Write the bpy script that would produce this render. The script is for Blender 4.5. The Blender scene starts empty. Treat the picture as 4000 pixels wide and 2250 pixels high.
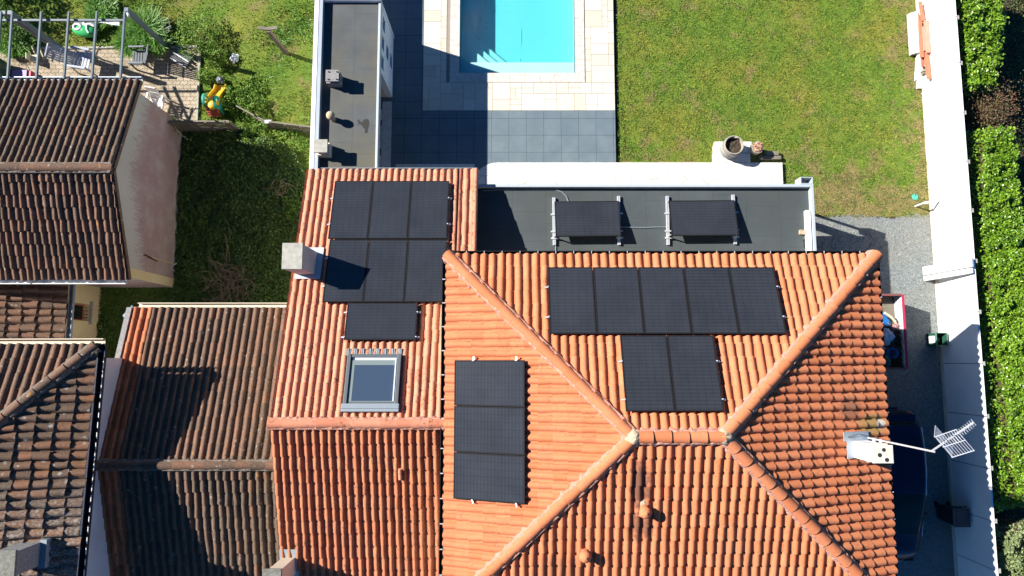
import bpy, bmesh, math, random
import numpy as np
from mathutils import Vector, Matrix
R = math.radians
rng = np.random.default_rng(7); random.seed(7)
SC = bpy.context.scene; COL = SC.collection

# ------------------------------------------------------------------ camera, sky, sun, exposure
TILT = R(6.25); FPX = 2650.0; CH = 23.0
cd = bpy.data.cameras.new('camera'); cam = bpy.data.objects.new('camera', cd); COL.objects.link(cam)
cam.location = (0, 0, CH); cam.rotation_euler = (TILT, 0, 0)
cd.sensor_width = 36; cd.lens = 36 * FPX / 4000; cd.clip_end = 500; SC.camera = cam
SUN = Vector((1.34, -0.45, -1.0)).normalized()            # direction the light travels
w = bpy.data.worlds.new('World'); SC.world = w; w.use_nodes = True
nt = w.node_tree; bg = nt.nodes['Background']; sky = nt.nodes.new('ShaderNodeTexSky')
sky.sky_type = 'NISHITA'; sky.sun_disc = False
sky.sun_elevation = math.asin(-SUN.z); sky.sun_rotation = math.atan2(-SUN.x, -SUN.y)
nt.links.new(sky.outputs[0], bg.inputs[0]); bg.inputs[1].default_value = 0.065; sky.air_density = .55; sky.dust_density = .15; sky.ozone_density = 3.0; sky.altitude = 600
hs = nt.nodes.new('ShaderNodeHueSaturation'); hs.inputs['Saturation'].default_value = 1.3; nt.links.new(sky.outputs[0], hs.inputs['Color']); nt.links.new(hs.outputs[0], bg.inputs[0])
sd = bpy.data.lights.new('sun', 'SUN'); sun = bpy.data.objects.new('sun', sd); COL.objects.link(sun)
sd.energy = 5.0; sd.angle = R(0.5); sd.color = (1.0, 0.95, 0.88)
sun.rotation_euler = SUN.to_track_quat('-Z', 'Y').to_euler(); sun.location = (-20, 8, 30)
SC.view_settings.view_transform = 'Standard'; SC.view_settings.look = 'None'
SC.view_settings.exposure = 1.2; SC.view_settings.gamma = 1

# ------------------------------------------------------------------ survey helpers: photo pixel + known plane -> metres
def ray(px, py):
    a = (px - 2000) / FPX; b = (1125 - py) / FPX
    return Vector((a, b * math.cos(TILT) + math.sin(TILT), b * math.sin(TILT) - math.cos(TILT)))
def A(px, py, z=0.0):
    d = ray(px, py); s = (z - CH) / d.z
    return Vector((d.x * s, d.y * s, z))
def AX(px, py, X):
    d = ray(px, py); s = X / d.x
    return Vector((X, d.y * s, CH + d.z * s))
def AP(px, py, p0, n):
    d = ray(px, py); o = Vector((0, 0, CH)); s = (p0 - o).dot(n) / d.dot(n)
    return o + d * s

# ------------------------------------------------------------------ mesh builder
MW = {}
def tag(o, label=None, cat=None, group=None, kind=None):
    if label: o['label'] = label
    if cat: o['category'] = cat
    if group: o['group'] = group
    if kind: o['kind'] = kind
    return o
def thing(name, label, cat, loc=(0, 0, 0), rotz=0.0, group=None, mat=None):
    o = bpy.data.objects.new(name, None); COL.objects.link(o); o.empty_display_size = 0.2
    m = mat if mat is not None else Matrix.Translation(Vector(loc)) @ Matrix.Rotation(rotz, 4, 'Z')
    o.matrix_world = m; MW[o.name] = m
    return tag(o, label, cat, group)
def copy_tree(o, label, mat=None, loc=None, rotz=0.0):
    c = o.copy(); COL.objects.link(c); c['label'] = label
    m = mat if mat is not None else Matrix.Translation(Vector(loc)) @ Matrix.Rotation(rotz, 4, 'Z')
    c.matrix_world = m; MW[c.name] = m
    for ch in [x for x in bpy.data.objects if x.parent is o]:
        d = ch.copy(); COL.objects.link(d); d.parent = c
        for g in [x for x in bpy.data.objects if x.parent is ch]:
            e = g.copy(); COL.objects.link(e); e.parent = d
    return c
class MB:
    def __init__(s): s.v = []; s.f = []; s.m = []
    def add(s, vs, fs, mi=0):
        b = len(s.v); s.v += [tuple(x) for x in vs]; s.f += [tuple(i + b for i in f) for f in fs]; s.m += [mi] * len(fs); return s
    def bx(s, x0, x1, y0, y1, z0, z1, mi=0):
        return s.add([(x0,y0,z0),(x1,y0,z0),(x1,y1,z0),(x0,y1,z0),(x0,y0,z1),(x1,y0,z1),(x1,y1,z1),(x0,y1,z1)],
              [(0,3,2,1),(4,5,6,7),(0,1,5,4),(1,2,6,5),(2,3,7,6),(3,0,4,7)], mi)
    def box(s, c, size, M=None, mi=0):
        t = MB().bx(-size[0]/2, size[0]/2, -size[1]/2, size[1]/2, -size[2]/2, size[2]/2)
        M = M or Matrix.Identity(3); c = Vector(c)
        return s.add([c + M @ Vector(v) for v in t.v], t.f, mi)
    def bar(s, p0, p1, wx, wz, mi=0, up=(0, 0, 1)):
        p0, p1 = Vector(p0), Vector(p1); d = (p1 - p0); L = d.length; d.normalize(); u = Vector(up)
        if abs(d.dot(u)) > 0.98: u = Vector((0, 1, 0))
        x = d.cross(u).normalized(); z = x.cross(d).normalized()
        return s.box((p0 + p1) / 2, (wx, L, wz), Matrix((x, d, z)).transposed(), mi)
    def tube(s, p0, p1, r0, r1=None, n=10, mi=0, caps=True):
        r1 = r0 if r1 is None else r1; p0, p1 = Vector(p0), Vector(p1); d = (p1 - p0).normalized()
        u = Vector((0, 0, 1)) if abs(d.z) < 0.95 else Vector((1, 0, 0)); x = d.cross(u).normalized(); y = d.cross(x)
        vs = [];
        for p, r in ((p0, r0), (p1, r1)):
            for i in range(n):
                a = 2 * math.pi * i / n; vs.append(p + x * (r * math.cos(a)) + y * (r * math.sin(a)))
        fs = [(i, i + n, (i + 1) % n + n, (i + 1) % n) for i in range(n)]
        if caps: fs += [tuple(range(n)), tuple(range(2 * n - 1, n - 1, -1))]
        return s.add(vs, fs, mi)
    def path(s, pts, r, n=6, mi=0):
        for a, b in zip(pts[:-1], pts[1:]): s.tube(a, b, r, r, n, mi)
        return s
    def lathe(s, prof, c=(0, 0, 0), n=24, mi=0, caps=True):
        c = Vector(c); vs = []; fs = []
        for r, z in prof:
            for i in range(n):
                a = 2 * math.pi * i / n; vs.append(c + Vector((r * math.cos(a), r * math.sin(a), z)))
        for k in range(len(prof) - 1):
            for i in range(n):
                j = (i + 1) % n; fs.append((k*n+i, k*n+j, (k+1)*n+j, (k+1)*n+i))
        if caps and prof[0][0] > 1e-6: fs.append(tuple(range(n - 1, -1, -1)))
        if caps and prof[-1][0] > 1e-6: fs.append(tuple(range((len(prof)-1)*n, len(prof)*n)))
        return s.add(vs, fs, mi)
    def prism(s, poly, z0, z1, mi=0):
        n = len(poly); vs = [(p[0], p[1], z0) for p in poly] + [(p[0], p[1], z1) for p in poly]
        return s.add(vs, [tuple(range(n - 1, -1, -1)), tuple(range(n, 2 * n))] + [(i, (i+1) % n, (i+1) % n + n, i + n) for i in range(n)], mi)
    def slab(s, poly, thick, mi=0):                        # planar 3D polygon given a thickness downwards
        n = len(poly); nn = (Vector(poly[1]) - Vector(poly[0])).cross(Vector(poly[2]) - Vector(poly[1])).normalized()
        if nn.z < 0: nn = -nn
        vs = [tuple(p) for p in poly] + [tuple(Vector(p) - nn * thick) for p in poly]
        return s.add(vs, [tuple(range(n)), tuple(range(2*n - 1, n - 1, -1))] + [(i, i + n, (i+1) % n + n, (i+1) % n) for i in range(n)], mi)
    def build(s, name, mats, parent=None, smooth=False, bevel=0.0, local=False):
        me = bpy.data.meshes.new(name)
        vs = s.v
        if parent is not None and not local:
            inv = MW[parent.name].inverted(); vs = [tuple(inv @ Vector(v)) for v in s.v]
        me.from_pydata(vs, [], s.f)
        for m in (mats if isinstance(mats, (list, tuple)) else [mats]): me.materials.append(m)
        me.polygons.foreach_set('material_index', s.m)
        bm = bmesh.new(); bm.from_mesh(me); bmesh.ops.recalc_face_normals(bm, faces=bm.faces)
        bm.to_mesh(me); bm.free()
        if smooth: me.polygons.foreach_set('use_smooth', [True] * len(me.polygons))
        o = bpy.data.objects.new(name, me); COL.objects.link(o)
        if parent is not None: o.parent = parent; MW[o.name] = MW[parent.name]
        else: MW[o.name] = Matrix.Identity(4)
        if smooth and hasattr(me, 'set_sharp_from_angle'): me.set_sharp_from_angle(angle=R(50))
        if bevel:
            b = o.modifiers.new('bevel', 'BEVEL'); b.width = bevel; b.segments = 2; b.limit_method = 'ANGLE'; b.harden_normals = False
        return o
def npmesh(name, V, F, mat, parent=None, attrs=None, uv=None, smooth=False):
    """fast quad mesh: V (n,3), F (m,4)"""
    me = bpy.data.meshes.new(name); V = np.asarray(V, np.float32); F = np.asarray(F, np.int32)
    if parent is not None:
        inv = np.array(MW[parent.name].inverted()); V = (V @ inv[:3, :3].T + inv[:3, 3]).astype(np.float32)
    me.vertices.add(len(V)); me.vertices.foreach_set('co', V.ravel())
    k = F.shape[1]; me.loops.add(F.size); me.loops.foreach_set('vertex_index', F.ravel())
    me.polygons.add(len(F)); me.polygons.foreach_set('loop_start', np.arange(0, F.size, k, dtype=np.int32))
    me.polygons.foreach_set('loop_total', np.full(len(F), k, np.int32))
    me.polygons.foreach_set('use_smooth', np.full(len(F), bool(smooth)))
    for an, av in (attrs or {}).items():
        a = me.attributes.new(an, 'FLOAT', 'POINT'); a.data.foreach_set('value', np.asarray(av, np.float32))
    if uv is not None:
        l = me.uv_layers.new(name='UVMap'); l.data.foreach_set('uv', np.asarray(uv, np.float32)[F.ravel()].ravel())
    me.materials.append(mat); me.update(calc_edges=True); me.validate()
    o = bpy.data.objects.new(name, me); COL.objects.link(o)
    if parent is not None: o.parent = parent; MW[o.name] = MW[parent.name]
    return o
def in_poly(x, y, poly):
    c = np.zeros(len(x), bool); n = len(poly); j = n - 1
    for i in range(n):
        xi, yi = poly[i][0], poly[i][1]; xj, yj = poly[j][0], poly[j][1]
        t = ((yi > y) != (yj > y)) & (x < (xj - xi) * (y - yi) / ((yj - yi) if yj != yi else 1e-9) + xi); c ^= t; j = i
    return c
def scatter(poly, n):
    p = np.array([(q[0], q[1]) for q in poly]); lo, hi = p.min(0), p.max(0)
    x = rng.uniform(lo[0], hi[0], n); y = rng.uniform(lo[1], hi[1], n); k = in_poly(x, y, poly); return x[k], y[k]
def blades(name, x, y, z, h, wd, mat, lean=0.5, parent=None):
    """one bent two-quad blade per point"""
    n = len(x); a = rng.uniform(0, 2*np.pi, n); dx, dy = np.cos(a), np.sin(a)
    l = rng.uniform(0.1, 1, n) * lean * h; b = rng.uniform(0, 2*np.pi, n); lx, ly = np.cos(b)*l, np.sin(b)*l
    V = np.zeros((n, 6, 3)); wv = wd * rng.uniform(.6, 1.3, n)
    for k, (f, s) in enumerate(((0, 1), (.55, .9), (1, .25))):
        for q, sg in enumerate((-1, 1)):
            V[:, 2*k+q, 0] = x + lx*f*f + sg*dx*wv*s/2; V[:, 2*k+q, 1] = y + ly*f*f + sg*dy*wv*s/2; V[:, 2*k+q, 2] = z + h*f*(1 - .25*f*lean)
    base = np.arange(n)[:, None]*6
    F = np.concatenate([base + np.array([[0, 1, 3, 2]]), base + np.array([[2, 3, 5, 4]])])
    return npmesh(name, V.reshape(-1, 3), F, mat, parent, {'rnd': np.repeat(rng.random(n), 6)})
def leaves(name, P, size, mat, parent=None, up=0.6, aspect=0.5, N=None):
    """one creased pointed leaf per point (two quads)"""
    P = np.asarray(P); n = len(P); d = rng.normal(size=(n, 3)); d[:, 2] *= .45; d /= np.linalg.norm(d, axis=1)[:, None]
    nn = rng.normal(size=(n, 3)) * (1 - up) + (np.array([0, 0, 1.]) if N is None else N) * up
    s = np.cross(d, nn); s /= np.linalg.norm(s, axis=1)[:, None] + 1e-9; u = np.cross(s, d)
    L = (size * rng.uniform(.65, 1.25, n))[:, None]; W = L * aspect / 2
    V = np.stack([P - d*L*.5, P + s*W - d*L*.08 + u*W*.35, P + d*L*.5 - u*L*.12, P, P - s*W - d*L*.08 + u*W*.35], 1)
    b = np.arange(n)[:, None]*5
    F = np.concatenate([b + np.array([[0, 3, 2, 1]]), b + np.array([[0, 4, 2, 3]])])
    return npmesh(name, V.reshape(-1, 3), F, mat, parent, {'rnd': np.repeat(rng.random(n), 5)})

# ------------------------------------------------------------------ materials
class Mat:
    def __init__(s, name):
        s.m = bpy.data.materials.new(name); s.m.use_nodes = True; s.t = s.m.node_tree; s.n = s.t.nodes
        s.b = s.n['Principled BSDF']; s.out = s.n['Material Output']; s._pos = None
    def new(s, t, **k):
        q = s.n.new(t)
        for a, v in k.items(): setattr(q, a, v)
        return q
    def link(s, a, b): s.t.links.new(a, b)
    def put(s, sock, v):
        if hasattr(v, 'is_output') or isinstance(v, bpy.types.NodeSocket): s.link(v, sock)
        else:
            if sock.type == 'RGBA' and len(v) == 3: v = (*v, 1)
            sock.default_value = v
    @property
    def pos(s):
        if s._pos is None: s._pos = s.new('ShaderNodeNewGeometry').outputs['Position']
        return s._pos
    def map(s, v=None, scale=(1, 1, 1), rot=(0, 0, 0), loc=(0, 0, 0)):
        q = s.new('ShaderNodeMapping'); s.put(q.inputs[0], v or s.pos); q.inputs[1].default_value = loc; q.inputs[2].default_value = rot; q.inputs[3].default_value = scale; return q.outputs[0]
    def noise(s, scale, detail=3, rough=.55, vec=None, dist=0):
        q = s.new('ShaderNodeTexNoise'); s.put(q.inputs['Vector'], vec or s.pos); q.inputs['Scale'].default_value = scale
        q.inputs['Detail'].default_value = detail; q.inputs['Roughness'].default_value = rough; q.inputs['Distortion'].default_value = dist; return q.outputs[0]
    def voro(s, scale, vec=None, feature='F1', out=0, rnd=1.0):
        q = s.new('ShaderNodeTexVoronoi', feature=feature); s.put(q.inputs['Vector'], vec or s.pos); q.inputs['Scale'].default_value = scale
        q.inputs['Randomness'].default_value = rnd; return q.outputs[out]
    def ramp(s, f, stops):
        q = s.new('ShaderNodeValToRGB'); s.put(q.inputs[0], f); e = q.color_ramp.elements
        while len(e) < len(stops): e.new(0.5)
        for el, (p, c) in zip(e, stops):
            el.position = p; el.color = (c, c, c, 1) if isinstance(c, (int, float)) else (*c, 1)
        return q.outputs[0]
    def mix(s, f, a, b, mode='MIX'):
        q = s.new('ShaderNodeMix', data_type='RGBA', blend_type=mode); s.put(q.inputs[0], f); s.put(q.inputs[6], a); s.put(q.inputs[7], b); return q.outputs[2]
    def math(s, op, a, b=0.0, c=None):
        q = s.new('ShaderNodeMath', operation=op); s.put(q.inputs[0], a); s.put(q.inputs[1], b)
        if c is not None: s.put(q.inputs[2], c)
        return q.outputs[0]
    def attr(s, name): return s.new('ShaderNodeAttribute', attribute_name=name).outputs['Fac']
    def sep(s, v):
        q = s.new('ShaderNodeSeparateXYZ'); s.put(q.inputs[0], v); return q.outputs
    def white(s, v, dim='2D'):
        q = s.new('ShaderNodeTexWhiteNoise', noise_dimensions=dim); s.put(q.inputs[0], v); return q.outputs
    def vfloor(s, v):
        q = s.new('ShaderNodeVectorMath', operation='FLOOR'); s.put(q.inputs[0], v); return q.outputs[0]
    def bump(s, h, strength=.3, dist=.02):
        q = s.new('ShaderNodeBump'); q.inputs['Strength'].default_value = strength; q.inputs['Distance'].default_value = dist
        s.put(q.inputs['Height'], h); s.link(q.outputs[0], s.b.inputs['Normal']); return s
    def fin(s, col, rough=.8, metal=0.0, spec=.3):
        s.put(s.b.inputs['Base Color'], col); s.put(s.b.inputs['Roughness'], rough); s.b.inputs['Metallic'].default_value = metal
        s.b.inputs['Specular IOR Level'].default_value = spec; return s.m
def plain(name, col, rough=.6, metal=0.0, spec=.4, var=.15, scale=6):
    m = Mat(name); c = tuple(x * (1 - var) for x in col); d = tuple(min(1, x * (1 + var)) for x in col)
    return m.fin(m.mix(m.noise(scale, 4), c, d), rough, metal, spec)

def tile_mat(name, cols, stain, stain_amt, lichen=None, moss=None, rough=.85, spots=()):
    m = Mat(name); uv = m.new('ShaderNodeUVMap').outputs[0]; cell = m.vfloor(uv); r = m.white(cell)[0]
    c = m.ramp(r, [(i / (len(cols) - 1), q) for i, q in enumerate(cols)])
    n1 = m.noise(9, 5, .65); c = m.mix(m.ramp(n1, [(.3, 0.), (.75, .35)]), c, tuple(x * .72 for x in cols[0]))
    n2 = m.noise(1.3, 5, .7); n3 = m.noise(13, 4, .6)
    f = m.math('MULTIPLY', m.ramp(n2, [(.45, 0.), (.58, 1.)]), m.ramp(n3, [(.54, 0.), (.61, 1.)]))
    c = m.mix(m.math('MULTIPLY', f, stain_amt), c, stain)
    c = m.mix(m.ramp(m.noise(120, 2), [(.3, .25), (.7, 0.)]), c, tuple(x * .5 for x in cols[0]))
    if lichen:
        for k, (lc, sc, th) in enumerate(lichen):
            v = m.voro(sc, m.map(loc=(k * 7.3, k * 3.1, 0))); vn = m.noise(60, 2)
            v = m.math('ADD', v, m.math('ADD', m.math('MULTIPLY', m.math('SUBTRACT', vn, .5), .3), m.math('MULTIPLY', m.math('SUBTRACT', m.noise(2.0, 4, .7, m.map(loc=(k * 5, 1, 0))), .5), .5)))
            c = m.mix(m.ramp(v, [(th, .85), (th + .05, 0.)]), c, lc)
        c = m.mix(m.ramp(m.noise(60, 3, .7), [(.53, 0.), (.63, .75)]), c, (.25,.205,.14)); c = m.mix(m.ramp(m.noise(30, 4, .75, m.map(loc=(3, 8, 1))), [(.55, 0.), (.64, .45)]), c, (.26,.135,.07))
    if moss: y_ = m.sep(m.pos)[1]; c = m.mix(m.math('MULTIPLY', m.ramp(m.math('MULTIPLY', y_, -.1), [(.27, 0.), (.42, 1.)]), m.ramp(m.noise(16, 5, .7), [(.46, 0.), (.6, .8)])), c, (.31,.28,.25))
    if moss: c = m.mix(m.math('MULTIPLY', m.ramp(m.noise(2.2, 4, .7), [(.56, 0.), (.70, 1.)]), m.ramp(m.noise(26, 3), [(.48, 0.), (.56, .9)])), c, moss)
    for (sx, sy_, rx, ry, sc_, amt, gr) in spots:          # soot and moss patches at known places on the roof
        x, y, z = m.sep(m.pos); d = m.math('ADD', m.math('POWER', m.math('DIVIDE', m.math('SUBTRACT', x, sx), rx), 2.0), m.math('POWER', m.math('DIVIDE', m.math('SUBTRACT', y, sy_), ry), 2.0))
        d = m.math('ADD', d, m.math('MULTIPLY', m.math('SUBTRACT', m.noise(gr, 4, .7), .5), 2.2)); c = m.mix(m.math('MULTIPLY', m.ramp(d, [(.25, 1.), (1., 0.)]), amt), c, sc_)
    m.bump(m.noise(60, 4), .25, .01)
    return m.fin(c, rough, 0, .2)
M = {}
M['tile'] = tile_mat('clay_tile', [(.51,.166,.071), (.57,.20,.090), (.60,.225,.108), (.53,.176,.078), (.58,.206,.102)], (.12,.06,.035), .35)
TC = [(.49,.158,.066), (.55,.192,.084), (.58,.216,.102), (.51,.168,.073), (.56,.197,.096)]
def spot(px, py, z, rx, ry, col, amt, gr=6): q = A(px, py, z); return (q.x, q.y, rx, ry, col, amt, gr)
M['tile_soot'] = tile_mat('clay_tile_soot', TC, (.12,.06,.035), .35, spots=[spot(2500, 1900, 6.8, .30, .75, (.06,.035,.028), .8), spot(2510, 2060, 6.5, .38, .45, (.07,.04,.03), .7), spot(2180, 2230, 5.7, .8, .5, (.20,.10,.055), .5), spot(2900, 2150, 6.0, .9, 1.0, (.25,.12,.06), .35)])
M['tile_moss_spot'] = tile_mat('clay_tile_lichened', TC, (.12,.06,.035), .4, spots=[spot(3410, 1660, 5.7, .50, .35, (.26,.20,.07), .75, 14), spot(3330, 1600, 6.0, .35, .35, (.20,.10,.06), .7, 12), spot(3440, 1655, 5.55, .15, .14, (.5,.48,.42), .9, 16)])
M['tile_pale'] = tile_mat('clay_tile_pale', [(.55,.21,.12), (.60,.25,.148), (.63,.285,.175), (.58,.23,.142)], (.13,.055,.035), .8)
M['tile_brown'] = tile_mat('clay_tile_worn', [(.37,.13,.062), (.47,.175,.085), (.43,.155,.08), (.51,.20,.09)], (.12,.07,.05), .85)
LI = [((.30,.27,.22), 4.2, .085), ((.34,.16,.03), 2.6, .05)]
M['tile_old'] = tile_mat('weathered_tile', [(.068,.048,.036), (.105,.069,.049), (.14,.083,.055), (.086,.063,.047), (.20,.088,.05)], (.045,.038,.033), .8, LI)
M['tile_old_red'] = tile_mat('weathered_red_tile', [(.088,.055,.040), (.14,.078,.053), (.21,.098,.060), (.12,.072,.051)], (.05,.04,.033), .8, LI)
M['tile_moss'] = tile_mat('mossy_tile', [(.085,.056,.042), (.135,.082,.056), (.27,.112,.055), (.11,.078,.058)], (.05,.042,.036), .7,
     [((.34,.32,.29), 3.6, .12)], (.09,.10,.025))
M['tile_band'] = tile_mat('orange_band_tile', [(.36,.12,.055), (.44,.15,.07), (.50,.19,.09)], (.10,.05,.03), .5)
m = Mat('mortar'); M['mortar'] = m.bump(m.noise(30, 4), .8, .03).fin(m.mix(m.noise(14, 4), (.36,.17,.12), (.55,.30,.22)), .95)
m = Mat('grey_mortar'); M['mortar_old'] = m.bump(m.noise(30, 4), .8, .03).fin(m.mix(m.noise(14, 4), (.10,.085,.07), (.22,.19,.16)), .95)
m = Mat('cream_cement'); M['cement'] = m.bump(m.noise(25, 4), .6, .02).fin(m.mix(m.noise(12, 4), (.34,.25,.16), (.50,.41,.29)), .95)

def panel_mat():
    m = Mat('solar_cells'); o = m.new('ShaderNodeTexCoord').outputs['Object']; x, y, z = m.sep(o)
    def lines(v, per, wd):
        f = m.math('FRACT', m.math('DIVIDE', v, per)); return m.math('LESS_THAN', f, wd)
    g = m.math('MAXIMUM', lines(x, .182, .07), lines(y, .0915, .10)); fine = lines(x, .0182, .25)
    n = m.noise(3, 3); base = m.mix(n, (.018,.021,.026), (.025,.028,.034))
    c = m.mix(m.math('MULTIPLY', fine, .3), base, (.035,.037,.042)); c = m.mix(m.ramp(m.noise(1.1, 4, .6), [(.35, 0.), (.7, .45)]), c, (.042,.047,.056)); c = m.mix(m.math('MULTIPLY', g, .42), c, (.008,.008,.009)); c = m.mix(m.math('MULTIPLY', lines(m.math('ADD', y, .045), .0915, .10), .22), c, (.07,.075,.082))
    c = m.mix(m.ramp(m.noise(40, 4, .7), [(.56, 0.), (.75, .22)]), c, (.09,.085,.078)); c = m.mix(m.math('MULTIPLY', m.new('ShaderNodeObjectInfo').outputs['Random'], .3), c, (.034,.038,.046))
    return m.fin(c, m.math('ADD', .10, m.math('MULTIPLY', n, .04)), 0, .5)
M['cells'] = panel_mat()
M['black_metal'] = plain('black_anodised', (.012,.012,.014), .75, 0, .15)
M['alu'] = plain('aluminium', (.72,.73,.75), .4, .5, .5, .05)
M['zinc'] = plain('zinc_sheet', (.36,.41,.45), .45, .35, .5, .12)
M['zinc_dark'] = plain('painted_metal_trim', (.20,.24,.27), .5, .1, .5, .08)
M['zinc_pale'] = plain('pale_metal_trim', (.42,.47,.50), .5, .1, .5, .08)
M['grey_paint'] = plain('grey_window_paint', (.10,.115,.125), .4, .2, .5, .05)
def render_mat(name, a, b, sc=1.2, rough=.9):
    m = Mat(name); c = m.mix(m.ramp(m.noise(sc, 5, .6), [(.35, 0.), (.7, 1.)]), a, b); m.bump(m.noise(90, 3), .2, .01); return m.fin(c, rough, 0, .2)
M['white'] = render_mat('white_render', (.74,.73,.72), (.82,.81,.80))
M['cream'] = render_mat('cream_render', (.58,.50,.38), (.66,.58,.45))
M['grey_render'] = render_mat('grey_render', (.33,.31,.29), (.46,.44,.41), 5)
M['lav_render'] = render_mat('pale_grey_render', (.55,.54,.56), (.64,.63,.65))
M['warm_grey'] = render_mat('warm_grey_render', (.50,.46,.42), (.58,.54,.50), 4)
M['cement_grey'] = render_mat('pale_cement', (.46,.43,.36), (.60,.57,.50), 9)
M['concrete'] = render_mat('concrete', (.30,.29,.25), (.42,.41,.36), 7)
M['concrete_dark'] = render_mat('lichened_concrete', (.13,.13,.11), (.22,.22,.19), 14)
M['chim_grey'] = render_mat('dark_grey_render', (.19,.18,.18), (.30,.29,.28), 16)
m = Mat('yellow_render'); c = m.mix(m.ramp(m.noise(.9, 4), [(.35, 0.), (.7, 1.)]), (.60,.47,.24), (.68,.56,.32))
M['yellow'] = m.bump(m.noise(90, 3), .2, .01).fin(c, .9)
# stained gable: grey-white render with a worn pink wash, brushed downwards
m = Mat('stained_render'); x, y, z = m.sep(m.pos)
st = m.noise(1.0, 4, .6, m.map(scale=(1, 5.5, .8))); fine = m.noise(1.0, 5, .75, m.map(scale=(1, 26, 3.5)))
big = m.noise(.8, 3)
hh = m.math('SUBTRACT', 3.55, m.math('ADD', z, m.math('MULTIPLY', m.math('ABSOLUTE', m.math('SUBTRACT', y, 5.9)), .28)))   # metres below the verge
f = m.math('ADD', m.math('MULTIPLY', hh, .8), m.math('MULTIPLY', m.math('SUBTRACT', fine, .5), 2.2))
f = m.math('MULTIPLY', m.ramp(f, [(.30, 0.), (.62, 1.)]), m.ramp(m.noise(1.6, 5, .65), [(.30, .45), (.55, 1.)]))
lowf = m.ramp(m.math('ADD', z, m.math('MULTIPLY', m.noise(2.2, 4), .8)), [(.45, 0.), (.8, 1.)])
f = m.math('MULTIPLY', f, lowf)
c = m.mix(f, m.mix(big, (.40,.36,.30), (.50,.46,.40)), m.mix(fine, (.27,.165,.15), (.40,.275,.25)))
c = m.mix(m.ramp(m.noise(45, 3), [(.6, 0.), (.7, .5)]), c, (.5,.45,.4))
M['gable'] = m.bump(m.noise(70, 4), .3, .01).fin(c, .95)
def felt(name, a, b, tint, seam=1.0, ygrad=0.0):
    m = Mat(name); c = m.mix(m.ramp(m.noise(.7, 6, .65), [(.3, 0.), (.7, 1.)]), a, b)
    x, y, z = m.sep(m.pos); nf = m.noise(.45, 4, .6, m.map(loc=(4, 9, 0)))
    if ygrad: nf = m.math('ADD', nf, m.math('MULTIPLY', m.math('SUBTRACT', 8.6, y), ygrad))
    c = m.mix(m.ramp(nf, [(.42, 0.), (.68, .8)]), c, tint)
    l = m.math('LESS_THAN', m.math('FRACT', m.math('DIVIDE', x, seam)), .012); l2 = m.math('LESS_THAN', m.math('FRACT', m.math('DIVIDE', m.math('ADD', y, m.math('MULTIPLY', m.math('FLOOR', m.math('DIVIDE', x, seam)), .37)), .92)), .012)
    c = m.mix(m.math('MULTIPLY', m.math('MAXIMUM', l, l2), .55), c, tuple(q * .45 for q in a))
    c = m.mix(m.ramp(m.noise(160, 2), [(.3, .3), (.7, 0.)]), c, tuple(q * .5 for q in a))
    m.bump(m.noise(140, 3), .3, .005); return m.fin(c, .75, 0, .35)
M['felt'] = felt('mineral_felt', (.048,.060,.064), (.074,.088,.092), (.060,.068,.064), 1.03)
M['felt_brown'] = felt('weathered_felt', (.060,.068,.072), (.105,.112,.112), (.125,.112,.066), 1.0, .055)
# paving
m = Mat('slate_paving'); x, y, z = m.sep(m.pos)
def joints(m, x, y, p, ox, oy, wd):
    fx = m.math('FRACT', m.math('DIVIDE', m.math('SUBTRACT', x, ox), p)); fy = m.math('FRACT', m.math('DIVIDE', m.math('SUBTRACT', y, oy), p))
    return m.math('MAXIMUM', m.math('LESS_THAN', fx, wd), m.math('LESS_THAN', fy, wd))
o0 = A(2055, 463, 0)
cv = m.new('ShaderNodeCombineXYZ'); m.put(cv.inputs[0], m.math('DIVIDE', m.math('SUBTRACT', x, o0.x), .61)); m.put(cv.inputs[1], m.math('DIVIDE', m.math('SUBTRACT', y, o0.y), .61))
r = m.white(m.vfloor(cv.outputs[0]))[0]
c = m.mix(m.ramp(m.noise(1.8, 5, .6), [(.3, 0.), (.7, 1.)]), (.108,.145,.165), (.148,.188,.208)); c = m.mix(m.math('MULTIPLY', r, .35), c, (.10,.14,.18))
c = m.mix(joints(m, x, y, .61, o0.x, o0.y, .018), c, (.03,.04,.05)); M['slate'] = m.bump(m.noise(40, 4), .12, .005).fin(c, .6, 0, .35)
m = Mat('cream_travertine'); r = m.attr('rnd'); c = m.ramp(r, [(0, (.50,.44,.34)), (.35, (.58,.52,.42)), (.7, (.62,.57,.48)), (1, (.54,.49,.40))])
c = m.mix(m.ramp(m.noise(5, 5, .65), [(.35, .0), (.7, .45)]), c, (.66,.61,.52)); M['travertine'] = m.bump(m.noise(50, 4), .15, .004).fin(c, .8, 0, .25)
m = Mat('coping_stone'); c = m.mix(m.ramp(m.noise(6, 6, .7), [(.42, 0.), (.75, .9)]), (.58,.53,.48), (.38,.33,.30)); M['coping'] = m.bump(m.noise(60, 4), .2, .004).fin(c, .8)
m = Mat('joint_sand'); M['joint'] = m.fin(m.mix(m.noise(20), (.20,.18,.15), (.34,.30,.25)), .95)
m = Mat('crazy_paving'); e = m.voro(1.9, m.map(scale=(1, 1.15, 0)), 'DISTANCE_TO_EDGE'); r = m.voro(1.9, m.map(scale=(1, 1.15, 0)), 'F1', 1)
c = m.mix(m.math('MULTIPLY', m.sep(r)[0], .5), (.66,.64,.60), (.56,.54,.50)); c = m.mix(m.ramp(m.noise(3, 6, .7, None, 1.5), [(.5, 0.), (.62, .5)]), c, (.60,.57,.54))
c = m.mix(m.math('LESS_THAN', e, .022), c, (.42,.40,.36)); M['crazy'] = m.fin(c, .7, 0, .3)
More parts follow.
